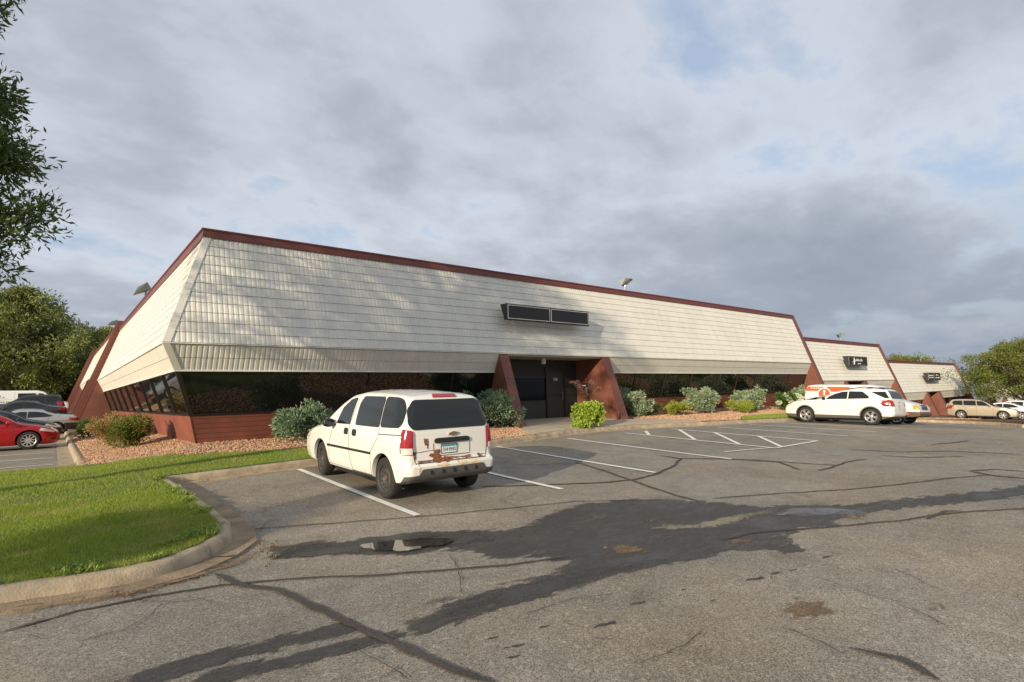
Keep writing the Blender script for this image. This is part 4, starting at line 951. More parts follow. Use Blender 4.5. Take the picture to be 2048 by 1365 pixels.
def hyd_extra(root, c, g):
    for i in range(26):
        a = g.uniform(0, 6.28); e = g.uniform(-.1, 1.2); p = np.array((math.cos(a)*math.cos(e)*1.2, -abs(math.sin(a))*math.cos(e)*.85, .42+math.sin(e)*.62))
        V, F = leaf_cloud([p], [.15], 150, .055, .9, seed=100+i, outward=p, jitter=.5)
        np_mesh('flower_head', V, F, LM['white'], root)
shrub('hydrangea', 34.6, 16.0, 1.25, .85, 1.12, 'green', 'hydrangea with big cream flower balls left of the white crossover', 'shrub', k=70, per=50, size=.14, seed=41, extra=hyd_extra)

def fountain_grass(root, x, y, z, n, h, seed, plume=True, nm='fountain_grass'):
    g = random.Random(seed); B = []; Fb = []; PV = []
    for i in range(n):
        a = g.random()*6.28; r = h*g.uniform(.35, .75); hh = h*g.uniform(.6, 1.0); pts = []
        for k in range(7):
            t = k/6; pts.append(Vector((x+math.cos(a)*r*t**1.5, y+math.sin(a)*r*t**1.5, z+hh*(t*1.7-t*t*.8))))
        s = Vector((-math.sin(a), math.cos(a), 0))*.008
        for k in range(6):
            o = len(B); ww = 1-k/7; B += [pts[k]-s*ww, pts[k]+s*ww, pts[k+1]+s*ww*.8, pts[k+1]-s*ww*.8]; Fb.append((o, o+1, o+2, o+3))
        if plume and i % 6 == 0:
            pl = [pts[4]+(pts[6]-pts[4])*(j/5)+Vector((math.cos(a)*.02*j, math.sin(a)*.02*j, .055*h/.7*j-.010*j*j)) for j in range(6)]
            V, F = leaf_cloud([tuple(p) for p in pl], [.020]*6, 26, .055, .12, seed=seed*50+i, outward=tuple(pl[0]))
            PV.append(V)
    o = np_mesh('blades', B, Fb, LM['purple'], root)
    if PV:
        V = np.concatenate(PV); np_mesh('plumes', V, np.arange(len(V)).reshape(-1, 4), LM['red'], root)
# potted planter beside the entry
pz = Bed(15.75, 14.75)+.03
pot = empty('planter', (15.85, 14.85, pz), 0, 'square tan concrete planter by the entrance walk', 'planter')
MB().hexa([(-.27,-.27,0),(.27,-.27,0),(.27,.27,0),(-.27,.27,0)], [(-.33,-.33,.72),(.33,-.33,.72),(.33,.33,.72),(-.33,.33,.72)]).build('pot', MT['slab'], pot)
MB().box((-.28,-.28,.7201), (.28,.28,.735)).build('potting_soil', MT['soil'], pot)
vine = empty('trailing_vine', (15.85, 14.85, pz+.735), 0, 'bright lime vine spilling over the front of the tan planter', 'plant')
g = np.random.default_rng(5); c = []
for i in range(150):
    t = g.uniform(0, 1); s = g.uniform(-.42, .26); t = t*(.75+.25*math.sin(s*19)); c.append((s-.06-.25*t*(s < 0), -.36-.13*g.uniform(0, 1)-.10*t, -.72*t+.04))
for i in range(45): c.append((-.38-.1*g.uniform(0, 1)-.25*g.uniform(0,1), g.uniform(-.35, .3), -.72*g.uniform(0, 1)+.03))
for i in range(40): c.append((g.uniform(-.34, .3), g.uniform(-.33, .2), .04+.06*g.uniform(0, 1)))
for i in range(34): c.append((-.62-.42*g.uniform(0, 1), -.35+g.uniform(-.22, .2), -.70+.1*g.uniform(0, 1)))
V, F = leaf_cloud(c, list(g.uniform(.04, .12, len(c))), 17, .09, .8, seed=6, up=-.1); np_mesh('foliage', V, F, LM['lime'], vine)
fg = empty('ornamental_grass', (15.85, 14.9, pz+.735), 0, 'purple fountain grass with arching pink plumes in the tan planter', 'plant')
fountain_grass(fg, 0, 0, 0, 66, .95, 3)
fl = empty('flowers', (16.10, 14.62, pz+.735), 0, 'white and pink flowers at the right rim of the tan planter', 'flowers')
V, F = leaf_cloud([(.10,-.05,.05), (.14,.0,-.05), (.06,-.1,.0), (-.3,-.05,.08)], [.06]*4, 30, .06, .8, seed=8); np_mesh('petals', V, F, LM['pink'], fl)
# island planting beyond the crossover
shrub('shrub', 39.7, 12.1, .95, .8, .78, 'lime', 'bright lime mound on the far island right of the cargo van', k=70, per=55, size=.10, seed=51)
shrub('shrub', 41.0, 11.1, .75, .6, .80, 'dog', 'pale variegated shrub at the right end of the far island', k=60, per=45, size=.12, seed=52)
fg2 = empty('ornamental_grass', (40.6, 13.0, Bed(40.6, 13.2)-.1), 0, 'dark red fountain grass on the far island behind the lime mound', 'plant'); fountain_grass(fg2, 0, 0, .1, 130, 1.25, 9)
fl2 = empty('flowers', (40.4, 11.7, Bed(40.4, 13.2)+.55), 0, 'pink flowers on the far island between the lime mound and pale shrub', 'flowers')
V, F = leaf_cloud([(g.uniform(-.3,.3), g.uniform(-.3,.3), .1+g.uniform(0,.15)) for _ in range(9)], [.09]*9, 26, .09, .8, seed=9); np_mesh('petals', V, F, LM['pink'], fl2)
shrub('flower_clump', 1.75, 47.0, .45, .6, .75, 'green', 'small plant with upright orange red flowers at the left fin base', 'flowers', k=30, per=35, size=.14, seed=53,
    extra=lambda root, c, g: np_mesh('petals', *leaf_cloud([(-.25,0,.75), (-.2,.3,.95), (.3,.1,.9), (-.3,-.2,.6)], [.12]*4, 40, .13, .8, seed=10), LM['orange'], root))

# ---------------------------------------------------------------- trees
def tree(name, x, y, zbase, ztrunk, cz0, cz1, rx, ry, lm, label, extra=(), k=260, per=110, size=.13, seed=1, aspect=.3, trunk_r=.2, blob=.55, group=None, cat='tree', shape=1.0, lim=16, up=0.0, off=(0,0)):
    root = empty(name, (x, y, zbase), 0, label, cat, group); g = np.random.default_rng(seed)
    H = cz1-zbase; zc0 = cz0-zbase; q = random.Random(seed)
    pts = []; lobes = []
    for i in range(lim):
        a = i*2.4+q.uniform(-.4, .4); t = (i+.5)/lim; zz = zc0+(H-zc0)*(.12+.8*t)
        prof_ = math.sin(math.pi*min(1, (.16+.80*t)**shape))**.75
        lobes.append((math.cos(a)*rx*prof_*q.uniform(.45, .72)+off[0]*t, math.sin(a)*ry*prof_*q.uniform(.45, .72)+off[1]*t, zz, prof_*q.uniform(.36, .52)))
    c = []
    mr = (rx+ry)/2
    for ex, ey, ez, er, en in extra:
        for _ in range(en):
            d = g.normal(size=3); d /= np.linalg.norm(d); rr = er*g.uniform(.1, 1)**.5; c.append((ex-x+d[0]*rr, ey-y+d[1]*rr, ez-zbase+d[2]*rr*.8))
        lobes.append((ex-x, ey-y, ez-zbase, er/mr))
    k += len(c)
    while len(c) < k:
        lx, ly, lz, lr = lobes[g.integers(len(lobes))]; d = g.normal(size=3); d /= np.linalg.norm(d); rr = lr*g.uniform(.35, 1.0)**.6
        p = (lx+d[0]*rr*mr, ly+d[1]*rr*mr, lz+d[2]*rr*mr*.62)
        if p[2] < zc0-.2 or p[2] > H: continue
        c.append(p)
    c = np.array(c); rad = g.uniform(.6, 1.25, k)*blob
    V, F = leaf_cloud(c, rad, per, size, aspect, seed=seed, up=up)
    np_mesh('crown', V, F, LM[lm], root)
    mb = MB(); top = H*.72; nseg = 7
    tp = [Vector((q.uniform(-.08,.08)*i, q.uniform(-.08,.08)*i, top*i/nseg-.3*(i == 0))) for i in range(nseg+1)]
    mb.tube(tp, [trunk_r*(1.25 if i == 0 else 1-.85*i/nseg) for i in range(nseg+1)], 9)
    mb.build('trunk', MT['bark'], root, smooth=60)
    lb = MB()
    for lx, ly, lz, lr in lobes:
        h0 = min(top*.95, max(zc0*.7, lz-(.5*mr))); f = h0/top*nseg; i0 = min(nseg-1, int(f)); st = tp[i0].lerp(tp[i0+1], f-i0)
        e = Vector((lx, ly, lz)); m = st.lerp(e, .5)+Vector((0, 0, -.12*mr*.3)); r0 = trunk_r*.42
        lb.tube([st, m, e], [r0, r0*.6, r0*.18], 6)
        for _ in range(4):
            d = Vector((q.uniform(-1,1), q.uniform(-1,1), q.uniform(-.3,.8)))*lr*mr*.8; lb.tube([m.lerp(e, q.uniform(.2,1)), e+d*.5, e+d], [r0*.3, r0*.2, r0*.07], 5)
    lb.build('limbs', MT['bark'], root, smooth=60)
    return root
tree('ash_tree', -6.8, 10.8, G(-6.8, 10.8)+.1, 0, 4.2, 13.6, 4.7, 4.7, 'tree', 'tall dark ash tree at the left edge with leafy twigs against the sky', extra=((-1.25,12,2.9,.75,26), (-1.35,12,3.8,.85,30), (-1.75,12,4.8,.8,26), (-2.15,12,6.0,.8,20), (-1.5,12.1,7.4,.75,18), (-1.6,12.1,6.5,.6,12), (-.62,12,3.15,.42,9), (-1.12,12.1,5.0,.40,8), (-1.1,12,2.4,.5,10), (-2.4,12,3.4,.9,24), (-2.6,12,5,.9,20), (-.9,12,4.0,.45,9)), k=880, per=100, size=.135, seed=3, aspect=.26, trunk_r=.24, blob=.48, lim=30)
tree('small_tree', -15.0, 2.6, -1.8, 0, .6, 4.3, 1.5, 1.2, 'tree', 'small round tree left of the camera on the lawn', k=130, per=110, size=.12, seed=5, trunk_r=.1, blob=.4, lim=9)
BG = 'trees behind the left parking lot'
tree('shade_tree', -3.9, 84, -.6, 0, 1.0, 13.6, 8.2, 7.5, 'treel', 'big leafy tree behind the white cargo van at the left', k=520, per=120, size=.42, seed=21, trunk_r=.4, blob=1.25, group=BG, lim=24)
tree('shade_tree', 7.5, 112, -.3, 0, .8, 12.6, 7.0, 6.5, 'treel', 'pale green tree showing above the left block roofs', k=380, per=110, size=.5, seed=22, trunk_r=.4, blob=1.3, group=BG, lim=18)
tree('shade_tree', -.6, 98, -.4, 0, .4, 10.2, 6.0, 6.0, 'tree', 'dark tree between the big leafy tree and the left fins', k=340, per=110, size=.48, seed=23, trunk_r=.35, blob=1.3, group=BG, lim=16)
tree('shade_tree', -14, 92, -.5, 0, .5, 12, 8, 7, 'tree', 'dark tree at the far left edge behind the cargo van', k=320, per=100, size=.5, seed=24, trunk_r=.35, blob=1.4, group=BG, lim=16)
tree('shade_tree', -4.5, 89, -.5, 0, -.2, 4.6, 9, 4, 'tree', 'low dark undergrowth tree behind the parked cars', k=360, per=110, size=.42, seed=25, trunk_r=.2, blob=1.1, group=BG, lim=16)
tree('shade_tree', 16, 140, -.3, 0, 1, 13, 9, 8, 'tree', 'distant tree far behind the left block roofs', k=260, per=90, size=.6, seed=26, trunk_r=.35, blob=1.6, group=BG, lim=14)
tree('locust_tree', 73.0, 10.8, G(73, 11), 0, -1.3, 3.9, 7.0, 5.4, 'locust', 'feathery honey locust tree over the white cars at the right edge', k=360, per=130, size=.21, seed=31, aspect=.34, trunk_r=.2, blob=.72, lim=22, shape=.8)
FR = 'trees beyond the stepped blocks'
for i, (x, y, z0, z1, r, s) in enumerate(((97, 45, -4, 5.6, 7, 41), (120, 34, -5, 5.2, 8, 42), (84, 40, -4, 5.0, 5, 43), (150, 40, -6, 4.2, 9, 44), (150, 15, -6, 3.6, 8, 45), (180, 30, -7, 3.8, 10, 46), (175, 0, -7, 4.4, 10, 47))):
    tree('shade_tree', x, y, z0, 0, z0+2, z1, r, r, 'locust', ['rounded green treetop just above the third block roof', 'wide green treetop behind the honey locust', 'small green treetop behind the second block roof', 'distant green tree right of the third block', 'distant tree behind the fourth block', 'far tree on the downhill side', 'far tree at the right edge of the view'][i], k=200, per=90, size=.42, seed=s, trunk_r=.3, blob=1.2, group=FR, lim=12)
0 and tree('street_tree', -22, 2, -1.8, 0, 1.5, 9.5, 3.6, 3.6, 'tree', 'round shade tree on the lawn west of the camera', k=220, per=100, size=.2, seed=48, trunk_r=.2, blob=.6, lim=12)

# ---------------------------------------------------------------- vehicles
MT['vglass'] = mat('car_glass', (.012, .016, .015), .02, ior=1.5)
MT['tyre'] = mat('tyre_rubber', (.022, .021, .020), .82, bump=.3, bs=60)
MT['steelrim'] = mat('dirty_steel_rim', (.060, .060, .058), .6, .2, var=.3, vs=12)
MT['alloy'] = mat('alloy', (.62, .60, .57), .28, .75)
MT['trim'] = mat('grey_plastic_trim', (.085, .082, .074), .6, var=.08)
MT['btrim'] = mat('black_plastic', (.018, .018, .018), .45)
MT['redlens'] = mat('red_lens', (.30, .008, .012), .12, coat=.8)
MT['clens'] = mat('clear_lens', (.62, .60, .56), .12, coat=.8)
MT['amber'] = mat('amber_lens', (.75, .30, .03), .15, coat=.6)
MT['seam'] = mat('panel_gap', (.06, .058, .052), .8)
MT['well'] = mat('wheel_well', (.012, .012, .012), .9)
MT['rust'] = mat('rust', (.22, .085, .035), .9, var=.55, vs=22, bump=.6, bs=70)
MT['ruststain'] = mat('rust_stain', (.66, .50, .31), .6, var=.2, vs=20)
MT['chrome'] = mat('chrome', (.7, .7, .7), .12, 1.0)
MT['gold'] = mat('brass_emblem', (.30, .22, .08), .35, .6)
MT['hub'] = mat('rusty_hub', (.12, .065, .045), .8, var=.4, vs=30)
MT['plateblue'] = mat('plate_blue', (.07, .25, .33), .5)
MT['platewhite'] = mat('plate_white', (.70, .72, .70), .5)
MT['platetext'] = mat('plate_letters', (.03, .03, .03), .5)
MT['seatdark'] = mat('cabin_dark', (.03, .03, .03), .8)
def paint(name, col, metal=0.0, rough=.32, var=.0): return mat(name, col, rough, metal, coat=.55, var=var, vs=1.2)
PW = paint('white_car_paint', (.74, .725, .67), var=.035)
def rnd(poly, r, n=4):
    """round the corners of an outline"""
    o = []; k = len(poly)
    for i in range(k):
        p0, p, p1 = Vector(poly[i-1]), Vector(poly[i]), Vector(poly[(i+1) % k])
        a = p0-p; b = p1-p; ra = min(r, a.length*.45, b.length*.45); A = p+a.normalized()*ra; B = p+b.normalized()*ra
        for j in range(n+1):
            t = j/n; o.append(tuple(A*(1-t)**2+p*2*t*(1-t)+B*t*t))
    return o
class Car:
    def __init__(s, name, label, cat, x, y, heading, L, W, prof, hw, zb, rear, front, paintm, axles, wr, group=None, rc=.10, R=.13, crown=.05, taper=None, span=.35, zlift=0, ground=G, tyrew=.2, toe=0, wheel='alloy', nsp=5, wellr=.055, archw=.30, bottom=None, slope=True):
        s.L, s.W, s.prof, s.hw, s.zb, s.rear, s.front = L, W, prof, hw, zb, rear, front
        s.rc, s.R, s.crown, s.taper, s.span = rc, R, crown, taper or [(-9,1),(9,1)], span
        root = empty(name, (0,0,0), 0, label, cat, group); s.root = root
        ch, sh = math.cos(heading), math.sin(heading); f = Vector((ch, sh, 0)); l = Vector((-sh, ch, 0)); O = Vector((x, y, 0))
        pa, pb = O+f*axles[1], O+f*axles[0]; hl = W*.42
        zf = (ground(*(pa+l*hl).xy)+ground(*(pa-l*hl).xy))/2; zr = (ground(*(pb+l*hl).xy)+ground(*(pb-l*hl).xy))/2
        zl = (ground(*(pa+l*hl).xy)+ground(*(pb+l*hl).xy))/2; zrr = (ground(*(pa-l*hl).xy)+ground(*(pb-l*hl).xy))/2
        X = Vector((f.x, f.y, (zf-zr)/(axles[1]-axles[0]))).normalized(); Y = Vector((l.x, l.y, (zl-zrr)/(2*hl))).normalized(); Z = X.cross(Y).normalized(); Y = Z.cross(X)
        z0 = zr+(zf-zr)*(0-axles[0])/(axles[1]-axles[0])
        Mx = Matrix.Identity(4)
        for i in range(3): Mx[i][0] = X[i]; Mx[i][1] = Y[i]; Mx[i][2] = Z[i]
        Mx.translation = (x, y, z0+.012+zlift); root.matrix_world = Mx
        s.paintm = paintm; s.axles = axles; s.wrad = wr
        bm = s.loft(); me = bpy.data.meshes.new('body'); bm.to_mesh(me)
        b2 = bmesh.new(); b2.from_mesh(me); s.bvh = BVHTree.FromBMesh(b2); b2.free(); bm.free()
        body = bpy.data.objects.new('body', me); C.objects.link(body); me.materials.append(paintm)
        cut = MB(); rr = wr+wellr
        for ax in axles:
            for sg in (1, -1):
                y0, y1 = sorted((sg*(W/2+.3), sg*(W/2-archw)))
                cut.lathe([(0, y0), (rr, y0), (rr, y1), (0, y1)], (ax, 0, wr), 'Y', 40)
        co = cut.build('cutter'); mo = body.modifiers.new('b', 'BOOLEAN'); mo.object = co; mo.operation = 'DIFFERENCE'; mo.solver = 'EXACT'
        bpy.context.view_layer.update(); nm = bpy.data.meshes.new_from_object(body.evaluated_get(bpy.context.evaluated_depsgraph_get()))
        body.modifiers.clear(); body.data = nm; nm.name = 'body'; bpy.data.objects.remove(co)
        if len(nm.materials) == 0: nm.materials.append(paintm)
        nm.polygons.foreach_set('use_smooth', [True]*len(nm.polygons)); nm.set_sharp_from_angle(angle=R_(32))
        body.parent = root; s.body = body
        for ax in axles:
            for sg in (1, -1):
                a = sg*(W/2-archw+.006); b = sg*(W/2-.085); wl = MB()
                nn = 24; A_ = [R_(-8+196*q/nn) for q in range(nn+1)]; q_ = rr-.006
                wl.add([(ax+q_*math.cos(t), a, wr+q_*math.sin(t)) for t in A_]+[(ax+q_*math.cos(t), b, wr+q_*math.sin(t)) for t in A_], [(i, i+1, nn+2+i, nn+1+i) for i in range(nn)]+[tuple(range(nn+1))])
                wl.build('wheel_well', MT['well'], root, smooth=40)
        for ax, st in zip(axles, (0, toe)):
            for sg in (1, -1): s.wheel(ax, sg, wr, tyrew, wheel, nsp, st)
    def HW(s, z, x): return interp(z, s.hw)*interp(x, s.taper)
    def loft(s):
        L = s.L; rc = s.rc; st = []
        for k in range(7):
            a = k/6*math.pi/2; st.append((-L/2+rc*(1-math.cos(a)), rc*(1-math.sin(a))))
        n = 56
        for k in range(1, n): st.append((-L/2+rc+(L-2*rc)*k/n, 0))
        for k in range(6, -1, -1):
            a = k/6*math.pi/2; st.append((L/2-rc*(1-math.cos(a)), rc*(1-math.sin(a))))
        bm = bmesh.new(); rings = []
        for x, ins in st:
            zt = interp(x, s.prof)-ins; zbm = interp(x, s.zb)+ins*.7; R = min(s.R, (zt-zbm)*.3); half = []
            wb = s.HW(zbm, x)-ins; half += [(0, zbm-.0), (wb*.5, zbm), (wb*.93, zbm)]
            ns = 18
            for j in range(ns+1):
                z = zbm+.03+(zt-R-zbm-.03)*j/ns; half.append((s.HW(z, x)-ins, z))
            wt = s.HW(zt-R, x)-ins; we = s.HW(zt, x)-ins; 
            for j in range(1, 7):
                a = j/6*math.pi/2; ww = wt+(we-wt)*(1-math.cos(a)); half.append((ww-R*(1-math.cos(a)), zt-R+R*math.sin(a)))
            yw = half[-1][0]
            for t in (.8, .6, .4, .2, 0): half.append((yw*t, zt+s.crown*(1-t*t)))
            rg = []
            for sg in (1, -1):
                hv = []
                for y, z in half:
                    xr = x
                    if x < 0: w = max(0, min(1, 1-(x+L/2)/(s.span*L))); xr = x+w*interp(z, s.rear)
                    else: w = max(0, min(1, 1-(L/2-x)/(s.span*L))); xr = x-w*interp(z, s.front)
                    hv.append(bm.verts.new((xr, sg*y, z)))
                rg.append(hv)
            rings.append(rg)
        for a, b in zip(rings, rings[1:]):
            for q in (0, 1):
                for j in range(len(a[q])-1): bm.faces.new((a[q][j], a[q][j+1], b[q][j+1], b[q][j]))
        for rg in (rings[0], rings[-1]):
            for j in range(len(rg[0])-1):
                try: bm.faces.new((rg[0][j], rg[0][j+1], rg[1][j+1], rg[1][j]))
                except ValueError: pass
        bmesh.ops.remove_doubles(bm, verts=bm.verts, dist=1e-4)
        bmesh.ops.dissolve_degenerate(bm, dist=1e-5, edges=bm.edges)
        bmesh.ops.recalc_face_normals(bm, faces=bm.faces); return bm
    def hit(s, ax, a, b):
        if ax == 'L': o, d = Vector((a, 3, b)), Vector((0,-1,0))
        elif ax == 'R': o, d = Vector((a, -3, b)), Vector((0,1,0))
        elif ax == 'B': o, d = Vector((-6, a, b)), Vector((1,0,0))
        elif ax == 'F': o, d = Vector((6, a, b)), Vector((-1,0,0))
        else: o, d = Vector((a, b, 5)), Vector((0,0,-1))
        for k in range(60):
            h = s.bvh.ray_cast(o, d)
            if h[0] is not None:
                c, n = h[0], h[1]; ok = abs(n.dot(d)) > .10
                if ax == 'B' and c.x > -s.L/2+.62: ok = False
                if ax == 'F' and c.x < s.L/2-2.3: ok = False
                if ax in 'LR' and abs(c.y) < s.W*.30: ok = False
                if ok: return c, (n if n.dot(d) < 0 else -n)
            if ax in 'BF': o.y *= .985
            elif ax in 'LR': o.z -= .008; o.x *= .997
            else: o.y *= .98
        q = s.bvh.find_nearest(Vector((a, s.W/2*(1 if ax == 'L' else -1), b)) if ax in 'LR' else Vector((-s.L/2 if ax == 'B' else s.L/2, a, b))); return q[0], q[1]
    def panel(s, name, ax, poly, m, off=.009, r=.05, step=.055, parent=None, th=.012, depth=None):
        poly = rnd(poly, r) if r else poly
        P = []
        for i, p in enumerate(poly):
            q = poly[(i+1) % len(poly)]; k = max(1, int(math.dist(p, q)/step))
            P += [(p[0]+(q[0]-p[0])*j/k, p[1]+(q[1]-p[1])*j/k) for j in range(k)]
        v, t = tri2d(P, step); V = []
        for a, b in v:
            c, n = s.hit(ax, a, b); V.append(c+n*off)
        k = len(P); base = len(V)
        for i in range(k):
            c, n = s.hit(ax, *P[i]); V.append(c+n*(off-th))
        F = list(t)+[(i, (i+1) % k, base+(i+1) % k, base+i) for i in range(k)]
        mb = MB().add(V, F); o = mb.build(name, m, parent or s.root, smooth=30); return o
    def both(s, name, poly, m, **kw):
        a = s.panel(name, 'L', poly, m, **kw); b = s.panel(name, 'R', poly, m, **kw); return a, b
    def line(s, name, ax, pts, w, m, off=.004, parent=None, step=.05):
        P = rough_edge(pts, step, 0, 1, False); V = []; n = len(P)
        for i, p in enumerate(P):
            a = P[max(0, i-1)]; b = P[min(n-1, i+1)]; d = Vector((b[0]-a[0], b[1]-a[1])).normalized()
            for sg in (1, -1):
                c, nn = s.hit(ax, p[0]-d.y*w/2*sg, p[1]+d.x*w/2*sg); V.append(c+nn*off)
        F = [(2*i, 2*i+1, 2*i+3, 2*i+2) for i in range(n-1)]
        return MB().add(V, F).build(name, m, parent or s.body)
    def split(s, name, m, pred, cuts=()):
        """move the faces that satisfy pred(centre) to a part of their own"""
        bm = bmesh.new(); bm.from_mesh(s.body.data)
        for co, no in cuts: bmesh.ops.bisect_plane(bm, geom=bm.verts[:]+bm.edges[:]+bm.faces[:], plane_co=co, plane_no=no, dist=1e-5)
        sel = [f for f in bm.faces if pred(f.calc_center_median())]; ids = {f.index for f in sel}
        b2 = bm.copy(); b2.faces.ensure_lookup_table(); bm.faces.index_update(); 
        bmesh.ops.delete(b2, geom=[f for i, f in enumerate(b2.faces) if not pred(f.calc_center_median())], context='FACES')
        bmesh.ops.delete(bm, geom=sel, context='FACES'); bm.to_mesh(s.body.data); bm.free()
        me = bpy.data.meshes.new(name); b2.to_mesh(me); b2.free(); me.set_sharp_from_angle(angle=R_(32)); s.body.data.set_sharp_from_angle(angle=R_(32))
        return link(name, me, m, s.root)
    def wheel(s, ax, sg, r, tw, kind, nsp, toe):
        yo = s.W/2-.035; piv = (ax, sg*(yo-tw/2), r)
        ri = r*.66; h = tw/2
        key = (round(r, 3), tw, kind, nsp)
        if key not in WC:
            t = MB().lathe([(ri, -h*.8), (ri+.02, -h), (r-.035, -h), (r-.008, -h*.8), (r, -h*.55), (r, h*.55), (r-.008, h*.8), (r-.035, h), (ri+.03, h*1.02), (ri+.012, h*.97), (ri, h*.8)], (0,0,0), 'Y', 48, True)
            for g_ in (-.4, 0, .4): pass
            tm = t.build('w', MT['tyre'], smooth=35); a = tm.data; bpy.data.objects.remove(tm)
            rm = MB(); 
            if kind == 'steel':
                rm.lathe([(ri+.012, h*.92), (ri+.004, h*.98), (ri-.012, h*.9), (ri-.022, h*.55), (ri-.05, h*.42), (ri*.62, h*.62), (ri*.45, h*.66), (ri*.34, h*.42), (ri*.2, h*.42), (ri*.19, h*.62), (0, h*.64)], (0,0,0), 'Y', 40)
            else:
                rm.lathe([(ri+.012, h*.90), (ri+.004, h*1.0), (ri-.014, h*.9), (ri-.022, h*.3), (ri-.03, h*.1)], (0,0,0), 'Y', 40)
                rm.lathe([(ri*.26, h*.4), (ri*.26, h*.78), (ri*.2, h*.86), (0, h*.86)], (0,0,0), 'Y', 20)
                for k in range(nsp):
                    for dlt in ((-.16, .16) if nsp <= 6 else (0,)):
                        a0 = 2*math.pi*k/nsp+.3; a1 = a0+dlt; w0 = ri*(.10 if nsp <= 6 else .12); w1 = ri*(.12 if nsp <= 6 else .10)
                        p0 = (math.cos(a0+dlt*.5)*ri*.15, math.sin(a0+dlt*.5)*ri*.15); p1 = (math.cos(a1)*(ri-.012), math.sin(a1)*(ri-.012)); tx, tz = -math.sin(a1), math.cos(a1)
                        B_ = [(p0[0]-tx*w0, h*.45, p0[1]-tz*w0), (p0[0]+tx*w0, h*.45, p0[1]+tz*w0), (p0[0]+tx*w0*.8, h*.82, p0[1]+tz*w0*.8), (p0[0]-tx*w0*.8, h*.82, p0[1]-tz*w0*.8)]
                        T_ = [(p1[0]-tx*w1, h*.5, p1[1]-tz*w1), (p1[0]+tx*w1, h*.5, p1[1]+tz*w1), (p1[0]+tx*w1*.8, h*.88, p1[1]+tz*w1*.8), (p1[0]-tx*w1*.8, h*.88, p1[1]-tz*w1*.8)]
                        rm.hexa(B_, T_)
            ro = rm.build('r', MT['steelrim'] if kind == 'steel' else MT['alloy'], smooth=35); b = ro.data; bpy.data.objects.remove(ro)
            dk = MB()
            if kind == 'steel':
                for k in range(14):
                    a0 = 2*math.pi*k/14; rr = ri*.765; cx_, cz_ = math.cos(a0)*rr, math.sin(a0)*rr; yy = h*.50
                    dk.add([(cx_+ri*.062*math.cos(t_), h*.565, cz_+ri*.075*math.sin(t_)) for t_ in [j*math.pi/5 for j in range(10)]], [tuple(range(10))])
            else: dk.lathe([(ri-.02, h*.2), (0, h*.2)], (0,0,0), 'Y', 32); dk.lathe([(ri*.62, h*.22), (ri*.62, h*.27), (ri*.2, h*.27)], (0,0,0), 'Y', 24)
            d_ = dk.build('d', MT['well']); c = d_.data; bpy.data.objects.remove(d_)
            hb = MB()
            if kind == 'steel':
                hb.lathe([(ri*.20, h*.6), (ri*.18, h*.68), (0, h*.7)], (0,0,0), 'Y', 16)
                for k in range(5): a0 = k*1.2566; hb.lathe([(.012, h*.43), (.012, h*.6), (0, h*.6)], (math.cos(a0)*ri*.27, 0, math.sin(a0)*ri*.27), 'Y', 8)
            else: hb.lathe([(ri*.17, h*.87), (0, h*.89)], (0,0,0), 'Y', 16)
            h_ = hb.build('h', MT['hub'] if kind == 'steel' else MT['alloy']); d2 = h_.data; bpy.data.objects.remove(h_)
            WC[key] = (a, b, c, d2)
        a, b, c, d2 = WC[key]
        wo = empty('wheel', piv, 0); wo.parent = s.root; wo.rotation_euler = (0, .3*ax, (0 if sg > 0 else math.pi)+toe)
        link('tyre', a, None, wo); ro = link('rim', b, None, wo); link('rim_recess', c, None, wo); link('hub', d2, None, wo)
    def mirror(s, x, z, m, sc=(1,1,1), off=.0):
        for sg, ax in ((1, 'L'), (-1, 'R')):
            c, n = s.hit(ax, x, z); y = c.y; mb = MB(); n_, k_ = 10, 14
            for i in range(n_+1):
                ph = -math.pi/2+math.pi*i/n_
                for j in range(k_):
                    th = 2*math.pi*j/k_; cx_ = abs(math.cos(th))**.6*math.copysign(1, math.cos(th)); sx_ = abs(math.sin(th))**.6*math.copysign(1, math.sin(th)); cp = math.cos(ph)**.6 if math.cos(ph) > 0 else 0
                    mb.v.append((x+cx_*cp*.055*sc[0], y+sg*(.13+.115*sc[1]*math.sin(ph)), z+.05+sx_*cp*.075*sc[2]))
            for i in range(n_):
                for j in range(k_): j2 = (j+1) % k_; mb.f.append((i*k_+j, i*k_+j2, (i+1)*k_+j2, (i+1)*k_+j))
            mb.bar((x, y-sg*.02, z), (x, y+sg*.10, z+.02), .05, .04)
            o = mb.build('mirror', m, s.root, smooth=50)
            g_ = MB().add([(x-.058*sc[0]-.002, y+sg*(.13+a*.095), z+.05+b*.055) for a, b in ((-1,-1),(1,-1),(1,1),(-1,1))], [(0,1,2,3)]); g_.build('mirror_glass', MT['vglass'], o)
    def plate(s, ax, y, z, t, back=True, col='plateblue'):
        """a number plate on the rear (B) or front (F)"""
        c, n = s.hit(ax, y, z); sg = -1 if ax == 'B' else 1
        root = MB().box((c.x+sg*.003 if sg > 0 else c.x-.016, y-.155, z-.08), (c.x+.016 if sg > 0 else c.x-.003, y+.155, z+.08)).build('number_plate', MT['platetext'], s.root)
        xx = c.x+sg*.018
        MB().box((min(xx, xx-sg*.0015), y-.145, z-.07), (max(xx, xx-sg*.0015), y+.145, z+.07)).build('plate_face', MT['platewhite'], root)
        MB().box((min(xx+sg*.001, xx), y-.144, z+.033), (max(xx+sg*.001, xx), y+.144, z+.069)).build('plate_band', MT[col], root)
        if t: text('plate_text', t, .085, MT['platetext'], root, (xx+sg*.0016, y, z-.018), (R_(90), 0, R_(-90) if sg < 0 else R_(90)), .001, sx=.80)
WC = {}
